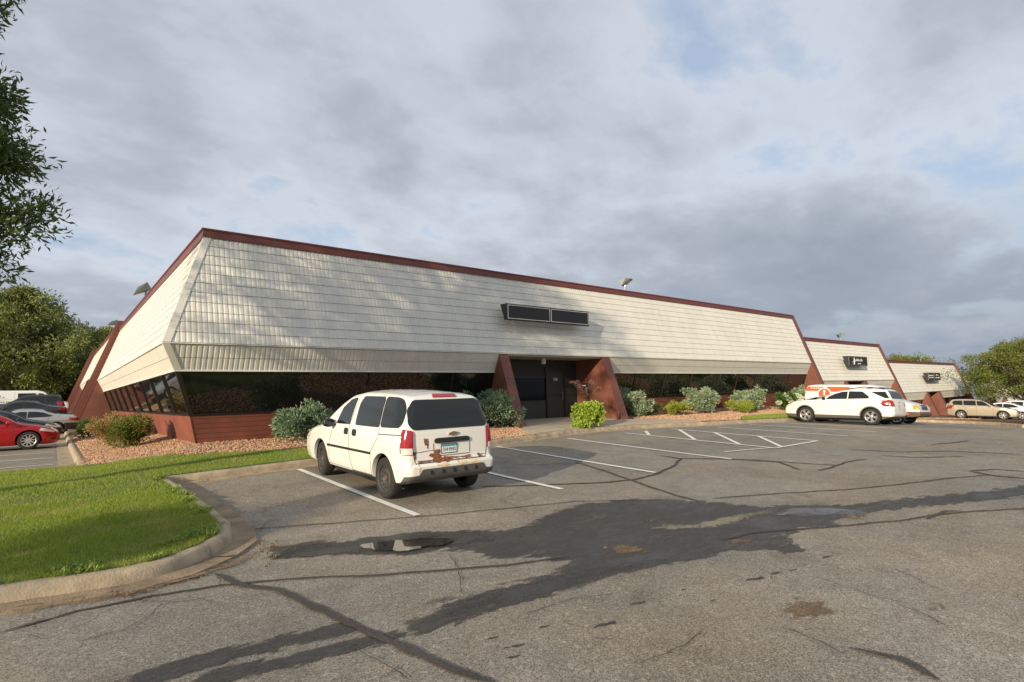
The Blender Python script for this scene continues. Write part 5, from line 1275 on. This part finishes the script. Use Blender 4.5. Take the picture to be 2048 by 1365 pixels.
HWV = lambda w, belt, top, tuck=.02: [(.12, w-.10), (.22, w-.045), (.36, w-.012), (.60, w), (.82, w-.002), (belt-.04, w-.022), (belt+.02, w-.05), (belt+.02+(top-belt)*.5, w-.05-(top-belt)*.5*.27), (top, w-.05-(top-belt)*.27-tuck)]

# ---- the rusty white minivan
mv = Car('minivan', 'white minivan with a rusty dented tailgate and steel wheels in the stall nearest the lawn', 'minivan', 5.27, 10.53, R_(90), 4.86, 1.83,
    [(-2.43,1.665),(-2.30,1.715),(-2.0,1.745),(-1.2,1.765),(-.4,1.755),(.05,1.69),(.40,1.535),(.75,1.33),(1.10,1.125),(1.30,1.06),(1.75,.985),(2.15,.88),(2.43,.74)],
    [(.2,.80),(.30,.865),(.42,.90),(.60,.915),(.90,.910),(1.04,.898),(1.13,.875),(1.30,.835),(1.50,.775),(1.64,.725),(1.78,.68)],
    [(-2.43,.38),(-2.1,.30),(2.1,.24),(2.43,.30)], [(.2,.02),(.42,-.02),(.62,-.03),(.66,.055),(.95,.07),(1.18,.085),(1.3,.11),(1.7,.235),(1.8,.27)], [(.2,.05),(.5,0),(.8,.06),(1.2,.1)],
    PW, (-1.64, 1.22), .345, rc=.13, R=.12, crown=.035, taper=[(-2.43,.965),(-2.0,1),(1.2,1),(1.9,.965),(2.43,.86)], toe=R_(-7), wheel='steel', tyrew=.215, wellr=.075)
mv.both('window', [(.43,1.125),(-.19,1.145),(-.25,1.655),(.02,1.60),(.28,1.44)], MT['vglass'], r=.03)
mv.both('window', [(-.44,1.15),(-1.425,1.175),(-1.38,1.70),(-.53,1.685),(-.42,1.56)], MT['vglass'], r=.06)
mv.both('window', [(-1.455,1.18),(-2.10,1.21),(-2.19,1.30),(-2.185,1.50),(-2.07,1.655),(-1.85,1.70),(-1.41,1.70)], MT['vglass'], r=.08)
rg = mv.panel('rear_window', 'B', [(-.72,1.185),(.72,1.185),(.785,1.27),(.745,1.52),(.64,1.665),(-.64,1.665),(-.745,1.52),(-.785,1.27)], MT['vglass'], r=.07)
mv.panel('windscreen', 'F', [(-.76,1.13),(.76,1.13),(.62,1.66),(-.62,1.66)], MT['vglass'], r=.06)
bp = mv.split('bumper', PW, lambda c: c.x < -1.86 and c.z < .64, [((0,0,.64), (0,0,1)), ((-1.86,0,0), (1,0,0))])
bp2 = mv.panel('bumper_trim', 'B', [(-.93,.33),(.93,.33),(.93,.46),(.66,.475),(.60,.565),(-.60,.565),(-.66,.475),(-.93,.46)], MT['trim'], off=.014, r=.02, step=.05)
for k in range(5):
    y = -.44+.22*k; c, n = mv.hit('B', y, .5); MB().box((c.x-.030, y-.012, .475), (c.x-.012, y+.022, .535)).build('trim_notch', MT['btrim'], bp2)
mv.both('sill_trim', [(-1.22,.245),(.78,.245),(.78,.32),(-1.22,.335)], MT['trim'], off=.008, r=.01)
mv.both('side_moulding', [(-1.19,.695),(-1.19,.735),(.80,.70),(.80,.655)], MT['btrim'], off=.016, r=.012)
mv.both('side_moulding', [(-1.9,.60),(-1.9,.605),(-1.88,.605),(-1.88,.60)], MT['seam'], off=.004, r=0) if False else None
for x in (-.09, -.46):
    for ax in 'LR':
        c, n = mv.hit(ax, x, 1.02); o = mv.panel('door_handle', ax, [(x-.085,.955),(x+.085,.955),(x+.085,1.075),(x-.085,1.075)], MT['btrim'], off=.014, r=.045, step=.03)
for ax in 'LR':
    mv.line('door_gap', ax, [(-.33,1.70),(-.20,1.14),(-.24,.70),(-.38,.34)], .010, MT['seam'])
    mv.line('door_gap', ax, [(.52,1.10),(.62,.95),(.72,.70),(.74,.34)], .008, MT['seam'])
    mv.line('door_gap', ax, [(-1.44,1.17),(-1.45,1.02),(-1.18,.74),(-1.19,.34),(-.38,.32)], .009, MT['seam'])
    mv.line('door_track', ax, [(-1.45,1.065),(-2.22,1.105)], .016, MT['seam'], off=.005)
    mv.line('door_gap', ax, [(1.85,.98),(1.9,.76),(2.2,.72)], .008, MT['seam'])
for sg in (1, -1):
    ys = lambda a, b: (sg*a, b)
    tl = mv.panel('tail_light', 'B', [ys(.745,.80),ys(.90,.80),ys(.895,1.14),ys(.86,1.20),ys(.78,1.19),ys(.745,1.10)], MT['redlens'], off=.030, r=.04, step=.02, th=.06)
    mv.panel('reverse_lens', 'B', [ys(.752,.805),ys(.895,.805),ys(.893,.905),ys(.752,.905)], MT['clens'], off=.036, r=.02, step=.02, th=.01, parent=tl)
    mv.panel('tail_light', 'L' if sg > 0 else 'R', [(-2.37,.905),(-2.27,.905),(-2.24,1.12),(-2.26,1.18),(-2.34,1.19)], MT['redlens'], off=.024, r=.03, step=.02, th=.06)
    mv.panel('headlight', 'F', [ys(.55,.66),ys(.80,.66),ys(.80,.82),ys(.55,.82)], MT['clens'], off=.01, r=.03)
for a, b in (((-.735,1.17),(-.735,.84)), ((.735,1.17),(.735,.84))): mv.line('gate_gap', 'B', [a, b, (b[0]*.955, .665)], .012, MT['seam'])
mv.line('gate_gap', 'B', [(-.70,.652),(.70,.652)], .018, MT['seam'])
hb_ = mv.panel('gate_handle', 'B', [(-.36,.955),(.33,.955),(.33,1.015),(.29,1.035),(-.32,1.035),(-.36,1.015)], MT['btrim'], off=.030, r=.02, step=.04, th=.04)
mv.line('plate_recess', 'B', [(-.38,.95),(-.37,.74),(.34,.74),(.35,.95)], .012, MT['seam'])
mv.plate('B', .05, .855, '314\u00b7VHD')
def bow(o, y, z, wd, h, ax='B'):
    mb = MB(); sl = h*.28
    for dw, m, f in ((0, MT['chrome'], .022), (.006, MT['gold'], .026)):
        w2 = wd/2-dw; hh = h/2-dw*.7; a = wd*.17-dw; q = h*.30-dw*.6
        P = [(-w2+sl, q), (-w2, -q), (-a-.004, -q), (-a-.008, -hh), (a-.006, -hh), (a, -q), (w2-sl, -q), (w2, q), (a+.004, q), (a+.008, hh), (-a+.006, hh), (-a, q)]
        o.panel('emblem', ax, [(y-p[0], z+p[1]) for p in P], m, off=f, r=0, step=.05, th=.02)
bow(mv, -.04, 1.095, .20, .068)
bl = mv.panel('brake_light', 'B', [(-.24,1.695),(.24,1.695),(.22,1.745),(-.22,1.745)], MT['redlens'], off=.02, r=.015, step=.04, th=.05)
def blotch(c, rx, ry, k, sd, m, name='rust_patch', off=.0075, amp=.35):
    P = []
    for i in range(36):
        a = i/36*2*math.pi; q = 1+amp*noise.noise(Vector((math.cos(a)*1.7, math.sin(a)*1.7, sd)))*2+amp*.5*noise.noise(Vector((math.cos(a)*5, math.sin(a)*5, sd)))*2
        P.append((c[0]+math.cos(a)*rx*q, c[1]+math.sin(a)*ry*q))
    return mv.panel(name, 'B', P, m, off=off, r=0, step=.05, th=.008)
blotch((.49,.985), .042, .052, 0, 1, MT['rust']); blotch((.46,.92), .010, .05, 0, 9, MT['rust'])
blotch((.31,.735), .085, .085, 0, 2, MT['rust'], amp=.5); blotch((.22,.69), .12, .035, 0, 3, MT['rust'], amp=.6)
blotch((-.05,.692), .14, .026, 0, 4, MT['rust'], amp=.8); blotch((-.30,.685), .11, .018, 0, 5, MT['rust'], amp=.8); blotch((-.58,.69), .07, .022, 0, 6, MT['rust'], amp=.8)
blotch((.10,.685), .09, .03, 0, 12, MT['rust'], amp=.9); blotch((.50,.68), .16, .012, 0, 13, MT['rust'], amp=.5); blotch((.70,.79), .018, .07, 0, 7, MT['rust'], amp=.6)
for y, z, h in ((.66,.55,.17), (-.15,.60,.05), (-.42,.595,.06), (.2,.60,.04)):
    blotch((y, z), .018 if h > .1 else .10, h*.6, 0, int(y*10), MT['ruststain'], 'rust_stain', off=.005)
mv.line('dent_crease', 'B', [(.73,.83),(.60,.825),(.45,.84),(.25,.845),(.22,.80)], .010, MT['rust'])
mv.mirror(.50, 1.09, MT['btrim'], (1.1,1,1.15))
c, n = mv.hit('T', .3, .55); MB().tube([c, c+Vector((-.05,0,.16))], .004, 5).build('antenna', MT['btrim'], mv.root)
for y in (-.5,-.3,-.1,.1,.3,.5):
    mv.line('roof_rib', 'T', [(-2.0,y),(-.2,y)], .03, PW, off=.010)
MB().box((-1.4,-.7,.16), (1.6,.7,.24)).build('underbody', MT['well'], mv.root)

def generic(c, wins, rearw=None, front=None, axh='B', wind=None, lights=(), gaps=(), sill=None, handles=()):
    for p in wins: c.both('window', p, MT['vglass'], r=.035)
    if rearw: c.panel('rear_window', rearw[0], rearw[1], MT['vglass'], r=.05)
    if wind: c.panel('windscreen', wind[0], wind[1], MT['vglass'], r=.05)
    for nm, ax, p, m, off in lights:
        c.panel(nm, ax, p, m, off=off, r=.025, step=.05, th=.03)
        c.panel(nm, {'L':'R','R':'L'}.get(ax, ax), p if ax in 'LR' else [(-a, b) for a, b in p], m, off=off, r=.025, step=.05, th=.03)
    for p in gaps:
        for ax in 'LR': c.line('door_gap', ax, p, .010, MT['seam'])
    for x, z in handles: c.both('door_handle', [(x-.09,z-.018),(x+.09,z-.018),(x+.09,z+.018),(x-.09,z+.018)], c.paintm, off=.025, r=.015, step=.04)
    if sill: c.both('sill_trim', sill, MT['trim'], off=.010, r=.01)
    L = c.L; MB().box((c.axles[0]-.2, -c.W*.38, .17), (c.axles[1]+.3, c.W*.38, .26)).build('underbody', MT['well'], c.root)

# ---- white crossover
cv = Car('crossover_car', 'clean white crossover with black roof rails and alloy wheels parked nose in', 'car', 29.22, 11.0, R_(90), 4.77, 1.84,
    [(-2.385,1.535),(-2.25,1.59),(-1.9,1.615),(-1.1,1.62),(-.45,1.575),(-.05,1.48),(.25,1.33),(.62,1.15),(.85,1.10),(1.5,1.065),(1.95,.98),(2.2,.88),(2.385,.76)],
    HWV(.92, 1.10, 1.62), [(-2.385,.40),(-2.0,.25),(2.0,.22),(2.385,.28)], [(.2,.02),(.5,-.03),(.75,-.02),(1.0,.03),(1.15,.06),(1.5,.20),(1.62,.26)], [(.2,.08),(.5,0),(.75,.03),(1.1,.15)],
    PW, (-1.52, 1.30), .37, rc=.13, R=.12, crown=.03, taper=[(-2.385,.93),(-1.9,1),(1.3,1),(1.9,.95),(2.385,.80)], nsp=5, wellr=.07)
cv.split('lower_trim', MT['trim'], lambda c: c.z < .40, [((0,0,.40), (0,0,1))])
generic(cv, [[(.36,1.115),(-.545,1.145),(-.575,1.49),(-.36,1.475),(-.05,1.38),(.2,1.265)], [(-.60,1.145),(-1.43,1.175),(-1.47,1.25),(-1.19,1.485),(-.63,1.50)], [(-1.52,1.475),(-2.08,1.20),(-2.24,1.19),(-2.08,1.49)]],
    ('B', [(-.70,1.18),(.70,1.18),(.62,1.52),(-.62,1.52)]), wind=('F', [(-.70,1.14),(.70,1.14),(.60,1.53),(-.60,1.53)]),
    lights=[('tail_light','L',[(-2.05,1.08),(-2.30,.83),(-2.38,.83),(-2.37,1.10),(-2.22,1.125)],MT['redlens'],.012), ('tail_light','B',[(.62,.84),(.90,.84),(.90,1.10),(.70,1.08)],MT['redlens'],.014), ('headlight','L',[(1.78,.86),(2.20,.70),(2.28,.80),(1.85,.95)],MT['clens'],.008)],
    gaps=[[(.62,1.1),(.70,.8),(.70,.42)], [(-.57,1.5),(-.56,1.12),(-.60,.42)], [(-1.45,1.2),(-1.38,1.0),(-1.05,.72),(-1.04,.42)]], handles=[(-.40,1.0),(-1.22,1.03)])
cv.mirror(.42, 1.12, MT['btrim'])
for sg in (1, -1): 
    c0, _ = cv.hit('T', -2.0, sg*.56); c1, _ = cv.hit('T', -.3, sg*.56)
    MB().tube([c0, c0+Vector((.2,0,.06)), Vector((-1.2, sg*.56, 1.70)), c1+Vector((-.2,0,.06)), c1], .022, 8).build('roof_rail', MT['btrim'], cv.root)
cv.plate('B', 0, .80, '', col='platewhite'); bow(cv, 0, 1.02, .16, .055)
for ax in 'LR':
    for axl in cv.axles:
        pts = [(axl+.44*math.cos(a), .37+.44*math.sin(a)) for a in [R_(d) for d in range(8, 175, 8)]]
        cv.line('arch_trim', ax, pts, .05, MT['trim'], off=.008)

# ---- white and orange cargo van, backed in
ov = Car('cargo_van', 'white cargo van with orange roof stripe and round exclamation emblem backed in behind the crossover', 'van', 32.15, 11.05, R_(-90), 5.5, 2.0,
    [(-2.75,1.92),(-2.65,1.97),(-2.3,2.01),(.6,1.98),(.95,1.90),(1.3,1.62),(1.62,1.30),(1.75,1.22),(2.35,1.06),(2.75,.92)],
    [(.2,.90),(.4,.97),(.8,1.0),(1.2,.985),(1.4,.95),(1.9,.87),(2.05,.83)], [(-2.75,.42),(-2.4,.36),(2.4,.36),(2.75,.42)], [(.3,-.04),(.6,-.04),(.64,0),(1.2,.02),(2,.16)], [(.3,-.02),(.55,-.04),(.6,0),(1,.04)],
    PW, (-1.75, 1.75), .38, rc=.09, R=.13, crown=.04, taper=[(-2.75,.96),(-2.2,1),(1.6,1),(2.75,.92)], nsp=8, wellr=.08)
ov.root.matrix_world = ov.root.matrix_world @ Matrix.Scale(.95, 4)
ORN = mat('orange_livery', (.72, .10, .035), .4)
ov.both('livery_stripe', [(-2.66,1.66),(-2.62,1.90),(-1.65,1.90),(-1.68,1.66)], ORN, off=.007, r=.01)
ov.both('livery_stripe', [(-1.50,1.74),(-1.50,1.90),(-.35,1.88),(-.30,1.62),(-1.25,1.62)], ORN, off=.007, r=.01)
for ax in 'LR':
    ov.panel('emblem_ring', ax, [(-1.62+.35*math.cos(a), 1.52+.32*math.sin(a)) for a in [i*math.pi/14 for i in range(28)]], MT['white'], off=.0085, r=0)
    e = ov.panel('round_emblem', ax, [(-1.62+.30*math.cos(a), 1.52+.27*math.sin(a)) for a in [i*math.pi/14 for i in range(28)]], ORN, off=.010, r=0)
    ov.panel('emblem_mark', ax, [(-1.67,1.70),(-1.56,1.70),(-1.58,1.45),(-1.65,1.45)], MT['white'], off=.014, r=.01, parent=e)
    ov.panel('emblem_mark', ax, [(-1.64,1.40),(-1.59,1.40),(-1.59,1.34),(-1.64,1.34)], MT['white'], off=.014, r=.015, parent=e)
    ov.panel('emblem_line', ax, [(-1.31,1.55),(-.75,1.57),(-.75,1.60),(-1.31,1.58)], MT['white'], off=.012, r=0, parent=e)
    ov.panel('livery_stripe', ax, [(1.15,1.25),(1.45,1.15),(2.3,.55),(2.3,.48),(2.0,.62)], ORN, off=.007, r=.02)
    mb = [ov.panel('livery_lettering', ax, [(-2.35+.10*k,1.80),(-2.29+.10*k,1.80),(-2.29+.10*k,1.845),(-2.35+.10*k,1.845)], MT['white'], off=.011, r=0) for k in range(6)]
generic(ov, [[(1.18,1.27),(.35,1.29),(.35,1.74),(.80,1.74)]], ('B', [(-.75,1.25),(.75,1.25),(.7,1.75),(-.7,1.75)]), wind=('F', [(-.84,1.28),(.84,1.28),(.72,1.86),(-.72,1.86)]),
    lights=[('tail_light','L',[(-2.74,1.0),(-2.62,1.0),(-2.62,1.25),(-2.72,1.25)],MT['redlens'],.012), ('headlight','F',[(.50,.76),(.78,.76),(.78,.96),(.50,.96)],MT['clens'],.012), ('indicator','F',[(.80,.76),(.93,.76),(.93,.96),(.80,.96)],MT['amber'],.012), ('indicator','L',[(2.50,.76),(2.70,.76),(2.70,.95),(2.50,.95)],MT['amber'],.010)],
    gaps=[[(.3,1.9),(.3,.42)], [(1.25,1.3),(1.3,.45)], [(-1.2,1.6),(-1.2,.45)]])
ov.panel('grille', 'F', [(-.47,.74),(.47,.74),(.47,.98),(-.47,.98)], MT['btrim'], off=.010, r=.02)
for k in range(3): ov.panel('grille_bar', 'F', [(-.45,.77+.07*k),(.45,.77+.07*k),(.45,.785+.07*k),(-.45,.785+.07*k)], MT['chrome'], off=.018, r=0)
ov.split('front_bumper', mat('faded_bumper', (.10, .055, .035), .6), lambda c: c.x > 2.2 and c.z < .64, [((0,0,.64), (0,0,1)), ((2.2,0,0), (1,0,0))])
ov.mirror(1.05, 1.25, MT['btrim'], (1.1,1,1.6))

# ---- generic sedans and utility cars
def suv(name, label, cat, x, y, hd, pm, L=4.45, W=1.80, H=1.66, g=None, nsp=5, spare=False, wr=.36):
    k = L/4.45; h = H/1.66
    c = Car(name, label, cat, x, y, hd, L, W, [(a*k, b*h) for a, b in [(-2.225,1.52),(-2.1,1.585),(-1.6,1.625),(-.6,1.63),(-.1,1.58),(.30,1.42),(.80,1.08),(.95,1.03),(1.6,.97),(2.0,.86),(2.225,.72)]],
        HWV(W/2, 1.06*h, H), [(-2.3*k,.36),(-1.9,.24),(1.9,.22),(2.3*k,.28)], [(.2,.03),(.5,-.02),(.8,0),(1.1,.06),(1.6,.28)], [(.2,.06),(.5,0),(.8,.04),(1.1,.15)],
        pm, (-1.28*k, 1.36*k), wr, rc=.12, R=.11, crown=.03, taper=[(-2.225*k,.93),(-1.8,1),(1.3,1),(2.225*k,.80)], nsp=nsp, wellr=.06, group=g)
    S_ = lambda P: [(a*k, b*h) for a, b in P]
    generic(c, [S_([(.58,1.09),(-.20,1.11),(-.24,1.50),(.10,1.46),(.32,1.33)]), S_([(-.27,1.11),(-1.08,1.13),(-1.10,1.52),(-.31,1.52)]), S_([(-1.14,1.13),(-1.78,1.16),(-1.84,1.40),(-1.70,1.50),(-1.16,1.52)])],
        ('B', S_([(-.66,1.12),(.66,1.12),(.58,1.50),(-.58,1.50)])), wind=('F', S_([(-.70,1.10),(.70,1.10),(.60,1.52),(-.60,1.52)])),
        lights=[('tail_light','L',S_([(-2.10,.86),(-2.02,1.12),(-1.90,1.14),(-1.92,.92)]),MT['redlens'],.012), ('tail_light','B',S_([(.66,.82),(.86,.82),(.84,1.12),(.70,1.12)]),MT['redlens'],.014), ('headlight','L',S_([(1.72,.78),(2.12,.66),(2.16,.76),(1.80,.90)]),MT['clens'],.010), ('headlight','F',S_([(.48,.66),(.78,.66),(.78,.82),(.48,.80)]),MT['clens'],.012)],
        gaps=[S_([(.74,1.0),(.80,.7),(.78,.3)]), S_([(-.25,1.5),(-.24,1.1),(-.26,.3)]), S_([(-1.12,1.5),(-1.10,1.0),(-.84,.7),(-.85,.3)])], sill=S_([(-.9,.24),(.95,.24),(.95,.30),(-.9,.30)]), handles=[(-.05*k,.98*h), (-.92*k,1.0*h)])
    c.panel('grille', 'F', S_([(-.40,.50),(.40,.50),(.46,.72),(-.46,.72)]), MT['btrim'], off=.010, r=.03)
    c.mirror(.62*k, 1.06*h, pm)
    if spare: MB().lathe([(0,-.12),(.33,-.12),(.35,-.05),(.35,.05),(0,.05)], (-L/2-.02, 0, .95), 'X', 32).build('spare_wheel', pm, c.root, smooth=40)
    c.plate('B', 0, .80 if not spare else .45, '', col='plateblue')
    return c
def sedan(name, label, cat, x, y, hd, pm, L=4.75, W=1.82, H=1.45, g=None, nsp=5, light='redlens', coupe=False, darkroof=None, split=None, wr=.33, beltf=1.0):
    k = L/4.75; h = H/1.45
    P = [(-2.375,.90),(-2.25,.985),(-1.95,1.04),(-1.55,1.08),(-1.2,1.20),(-.75,1.375),(-.35,1.435),(.1,1.445),(.45,1.37),(.85,1.17),(1.12,1.01),(1.3,.965),(1.8,.88),(2.15,.78),(2.375,.64)]
    c = Car(name, label, cat, x, y, hd, L, W, [(a*k, b*h) for a, b in P], HWV(W/2, .94*h, H, .03), [(-2.4*k,.32),(-2.0,.20),(2.0,.17),(2.4*k,.22)], [(.2,.05),(.45,-.01),(.7,0),(1.0,.05)], [(.15,.05),(.45,0),(.65,.03),(.9,.14)],
        pm, (-1.38*k, 1.42*k), wr, rc=.14, R=.10, crown=.035, taper=[(-2.375*k,.88),(-1.9,.98),(-1.3,1),(1.3,1),(1.9,.94),(2.375*k,.76)], nsp=nsp, wellr=.055, group=g)
    S_ = lambda Q: [(a*k, b*h) for a, b in Q]
    generic(c, [S_([(.80,.985),(-.12,1.0),(-.15,1.33),(.12,1.34),(.40,1.26)]), S_([(-.17,1.0),(-1.05,1.02),(-1.22,1.07),(-.82,1.27),(-.50,1.33),(-.20,1.335)])],
        ('T', [(-1.38*k,-.56),(-.88*k,-.50),(-.88*k,.50),(-1.38*k,.56)]), wind=('T', [(1.05*k,-.62),(.42*k,-.50),(.42*k,.50),(1.05*k,.62)]),
        lights=[('tail_light','L',S_([(-2.28,.74),(-2.26,.92),(-1.90,.95),(-1.94,.80)]),MT[light],.010), ('tail_light','B',S_([(.42,.76),(.80,.76),(.78,.93),(.46,.93)]),MT[light],.012), ('headlight','L',S_([(1.72,.70),(2.18,.60),(2.20,.67),(1.78,.80)]),MT['clens'],.012), ('headlight','F',S_([(.45,.60),(.74,.60),(.76,.70),(.50,.72)]),MT['clens'],.012)],
        gaps=[S_([(.90,.98),(.95,.7),(.90,.25)]), S_([(-.14,1.33),(-.14,.98),(-.18,.25)]), S_([(-1.10,1.02),(-1.0,.8),(-.86,.6),(-.90,.25)])], sill=None, handles=[(.02,.90*h), (-.95,.92*h)])
    c.panel('grille', 'F', S_([(-.42,.30),(.42,.30),(.50,.46),(-.50,.46)]), MT['btrim'], off=.008, r=.03)
    c.both('fog_recess', S_([(2.08,.33),(2.25,.33),(2.27,.42),(2.10,.40)]), MT['btrim'], off=.006, r=.02)
    c.mirror(.78*k, .97*h, pm); c.plate('B', 0, .62, '', col='plateblue')
    return c
gold = paint('champagne_paint', (.47, .40, .29), .35, .3)
suv('utility_car', 'champagne gold small utility car backed in beyond the far island', 'car', 60.7, 11.85, R_(-90), gold, 4.6, 1.82, 1.68, nsp=6, spare=True)
PWb = paint('bright_white_paint', (.76, .76, .74))
sedan('sedan', 'white sedan with red tail light parked just beyond the gold utility car', 'car', 64.2, 11.2, R_(90), PWb)
suv('utility_car', 'white utility car with roof rails behind the white sedan at the right edge', 'car', 67.2, 11.3, R_(90), PWb, 4.6, 1.82, 1.70)
sedan('sedan', 'second white sedan farther down the lower lot', 'car', 70.2, 12.0, R_(-90), PWb)
# left lot
red = paint('red_car_paint', (.40, .008, .012), .25, .25); navy = paint('navy_paint', (.010, .018, .045), .3, .25); silver = paint('silver_paint', (.42, .43, .42), .55, .3)
dgrey = paint('dark_grey_paint', (.035, .037, .045), .4, .3); dsuv = paint('charcoal_paint', (.020, .021, .03), .3, .3)
sedan('sedan', 'bright red sedan with pale ten spoke wheel at the left edge', 'car', -2.05, 28.6+.9, 0, red, 4.68, 1.83, 1.46, nsp=10, wr=.345)
sedan('sedan', 'dark navy sedan with chrome window line behind the red sedan', 'car', -2.0, 35.2, 0, navy, 4.85, 1.84, 1.47)
st_ = sedan('coupe', 'silver coupe with long red tail light and dark rear bumper beside the rock bed', 'car', -1.2, 41.5, math.pi, silver, 4.9, 1.84, 1.40)
st_.split('rear_bumper', dgrey, lambda c: c.x < -1.75 and c.z < .62, [((0,0,.62), (0,0,1)), ((-1.75,0,0), (1,0,0))])
sedan('sedan', 'dark grey sedan with chrome trim beyond the silver coupe', 'car', -1.6, 49.5, math.pi, dgrey, 4.85, 1.84, 1.47)
suv('utility_car', 'charcoal utility car behind the dark grey sedan by the left fins', 'car', -1.6, 55.5, math.pi, dsuv, 4.7, 1.85, 1.68)
lv = Car('cargo_van', 'white cargo van with grey lettering below the big leafy tree at the left edge', 'van', -1.6, 66.5, 0, 5.6, 2.0,
    [(-2.8,1.98),(-2.7,2.04),(-2.3,2.08),(.6,2.06),(1.0,1.95),(1.4,1.62),(1.75,1.30),(1.85,1.24),(2.4,1.08),(2.8,.9)],
    [(.2,.90),(.4,.97),(.8,1.0),(1.2,.985),(1.4,.95),(2.1,.84)], [(-2.8,.42),(-2.4,.34),(2.4,.34),(2.8,.42)], [(.3,-.04),(.6,-.04),(.64,0),(1.2,.02),(2,.12)], [(.3,0),(.6,0),(1,.04)],
    PWb, (-1.75, 1.70), .37, rc=.09, R=.12, crown=.04, taper=[(-2.8,.96),(-2.2,1),(1.6,1),(2.8,.92)], nsp=8, wellr=.08)
generic(lv, [[(1.30,1.30),(.62,1.32),(.62,1.84),(.95,1.80)], [(.45,1.32),(-.75,1.32),(-.75,1.84),(.45,1.84)]], ('B', [(-.7,1.3),(.7,1.3),(.68,1.8),(-.68,1.8)]), wind=('F', [(-.82,1.32),(.82,1.32),(.72,1.86),(-.72,1.86)]),
    lights=[('tail_light','L',[(-2.78,1.0),(-2.66,1.0),(-2.66,1.4),(-2.76,1.4)],MT['redlens'],.012), ('headlight','F',[(.55,.76),(.85,.76),(.85,.95),(.55,.95)],MT['clens'],.012)], gaps=[[(.53,1.95),(.53,.42)], [(-.95,1.95),(-.95,.42)], [(1.4,1.25),(1.42,.45)]])
lt = MT['steelrim']
for k in range(10): lv.panel('lettering', 'R', [(-2.4+.13*k+(.06 if k > 2 else 0)+(.06 if k > 5 else 0),1.05),(-2.32+.13*k+(.06 if k > 2 else 0)+(.06 if k > 5 else 0),1.05),(-2.32+.13*k+(.06 if k > 2 else 0)+(.06 if k > 5 else 0),1.15),(-2.4+.13*k+(.06 if k > 2 else 0)+(.06 if k > 5 else 0),1.15)], lt, off=.008, r=0)
lv.panel('lettering', 'R', [(-2.4,1.26),(-1.1,1.30),(-1.1,1.32),(-2.4,1.28)], lt, off=.008, r=0)
for p in ([(-2.05,1.50),(-2.0,1.50),(-1.98,1.70),(-2.03,1.70)], [(-1.93,1.50),(-1.89,1.50),(-1.87,1.70),(-1.91,1.70)], [(-1.78,1.50),(-1.60,1.50),(-1.60,1.54),(-1.74,1.54)], [(-2.2,1.42),(-1.5,1.42),(-1.5,1.435),(-2.2,1.435)]): lv.panel('lettering', 'R', p, lt, off=.008, r=0)

# ---------------------------------------------------------------- small litter
lf = leafmat('dead_leaf', [(.20,.10,.04), (.30,.17,.08), (.12,.06,.03)], .8, .1)
pts = [(random.uniform(1.95, 2.35), random.uniform(6.9, 7.7)) for _ in range(26)] + [(random.uniform(.5, .8), random.uniform(6.5, 6.75)) for _ in range(7)] + [(random.uniform(-.2,2), random.uniform(6.55,6.8)) for _ in range(14)] + [(random.uniform(2.1, 4), random.uniform(12.5, 12.65)) for _ in range(12)] + [(random.uniform(0,9), random.uniform(2.5, 12)) for _ in range(14)]
c = [(x, y, G(x, y)+.02) for x, y in pts]
V, F = leaf_cloud(c, [.012]*len(c), 2, .035, .6, seed=77); V = np.array(V)
tag(np_mesh('leaf_litter', V, F, lf), 'dead leaves and debris washed against the kerb corner', 'debris', kind='stuff')
# ---------------------------------------------------------------- lift everything so the ground lies near zero
bpy.context.view_layer.update()
for o in list(C.objects):
    if o.parent is None: o.location.z += EYE
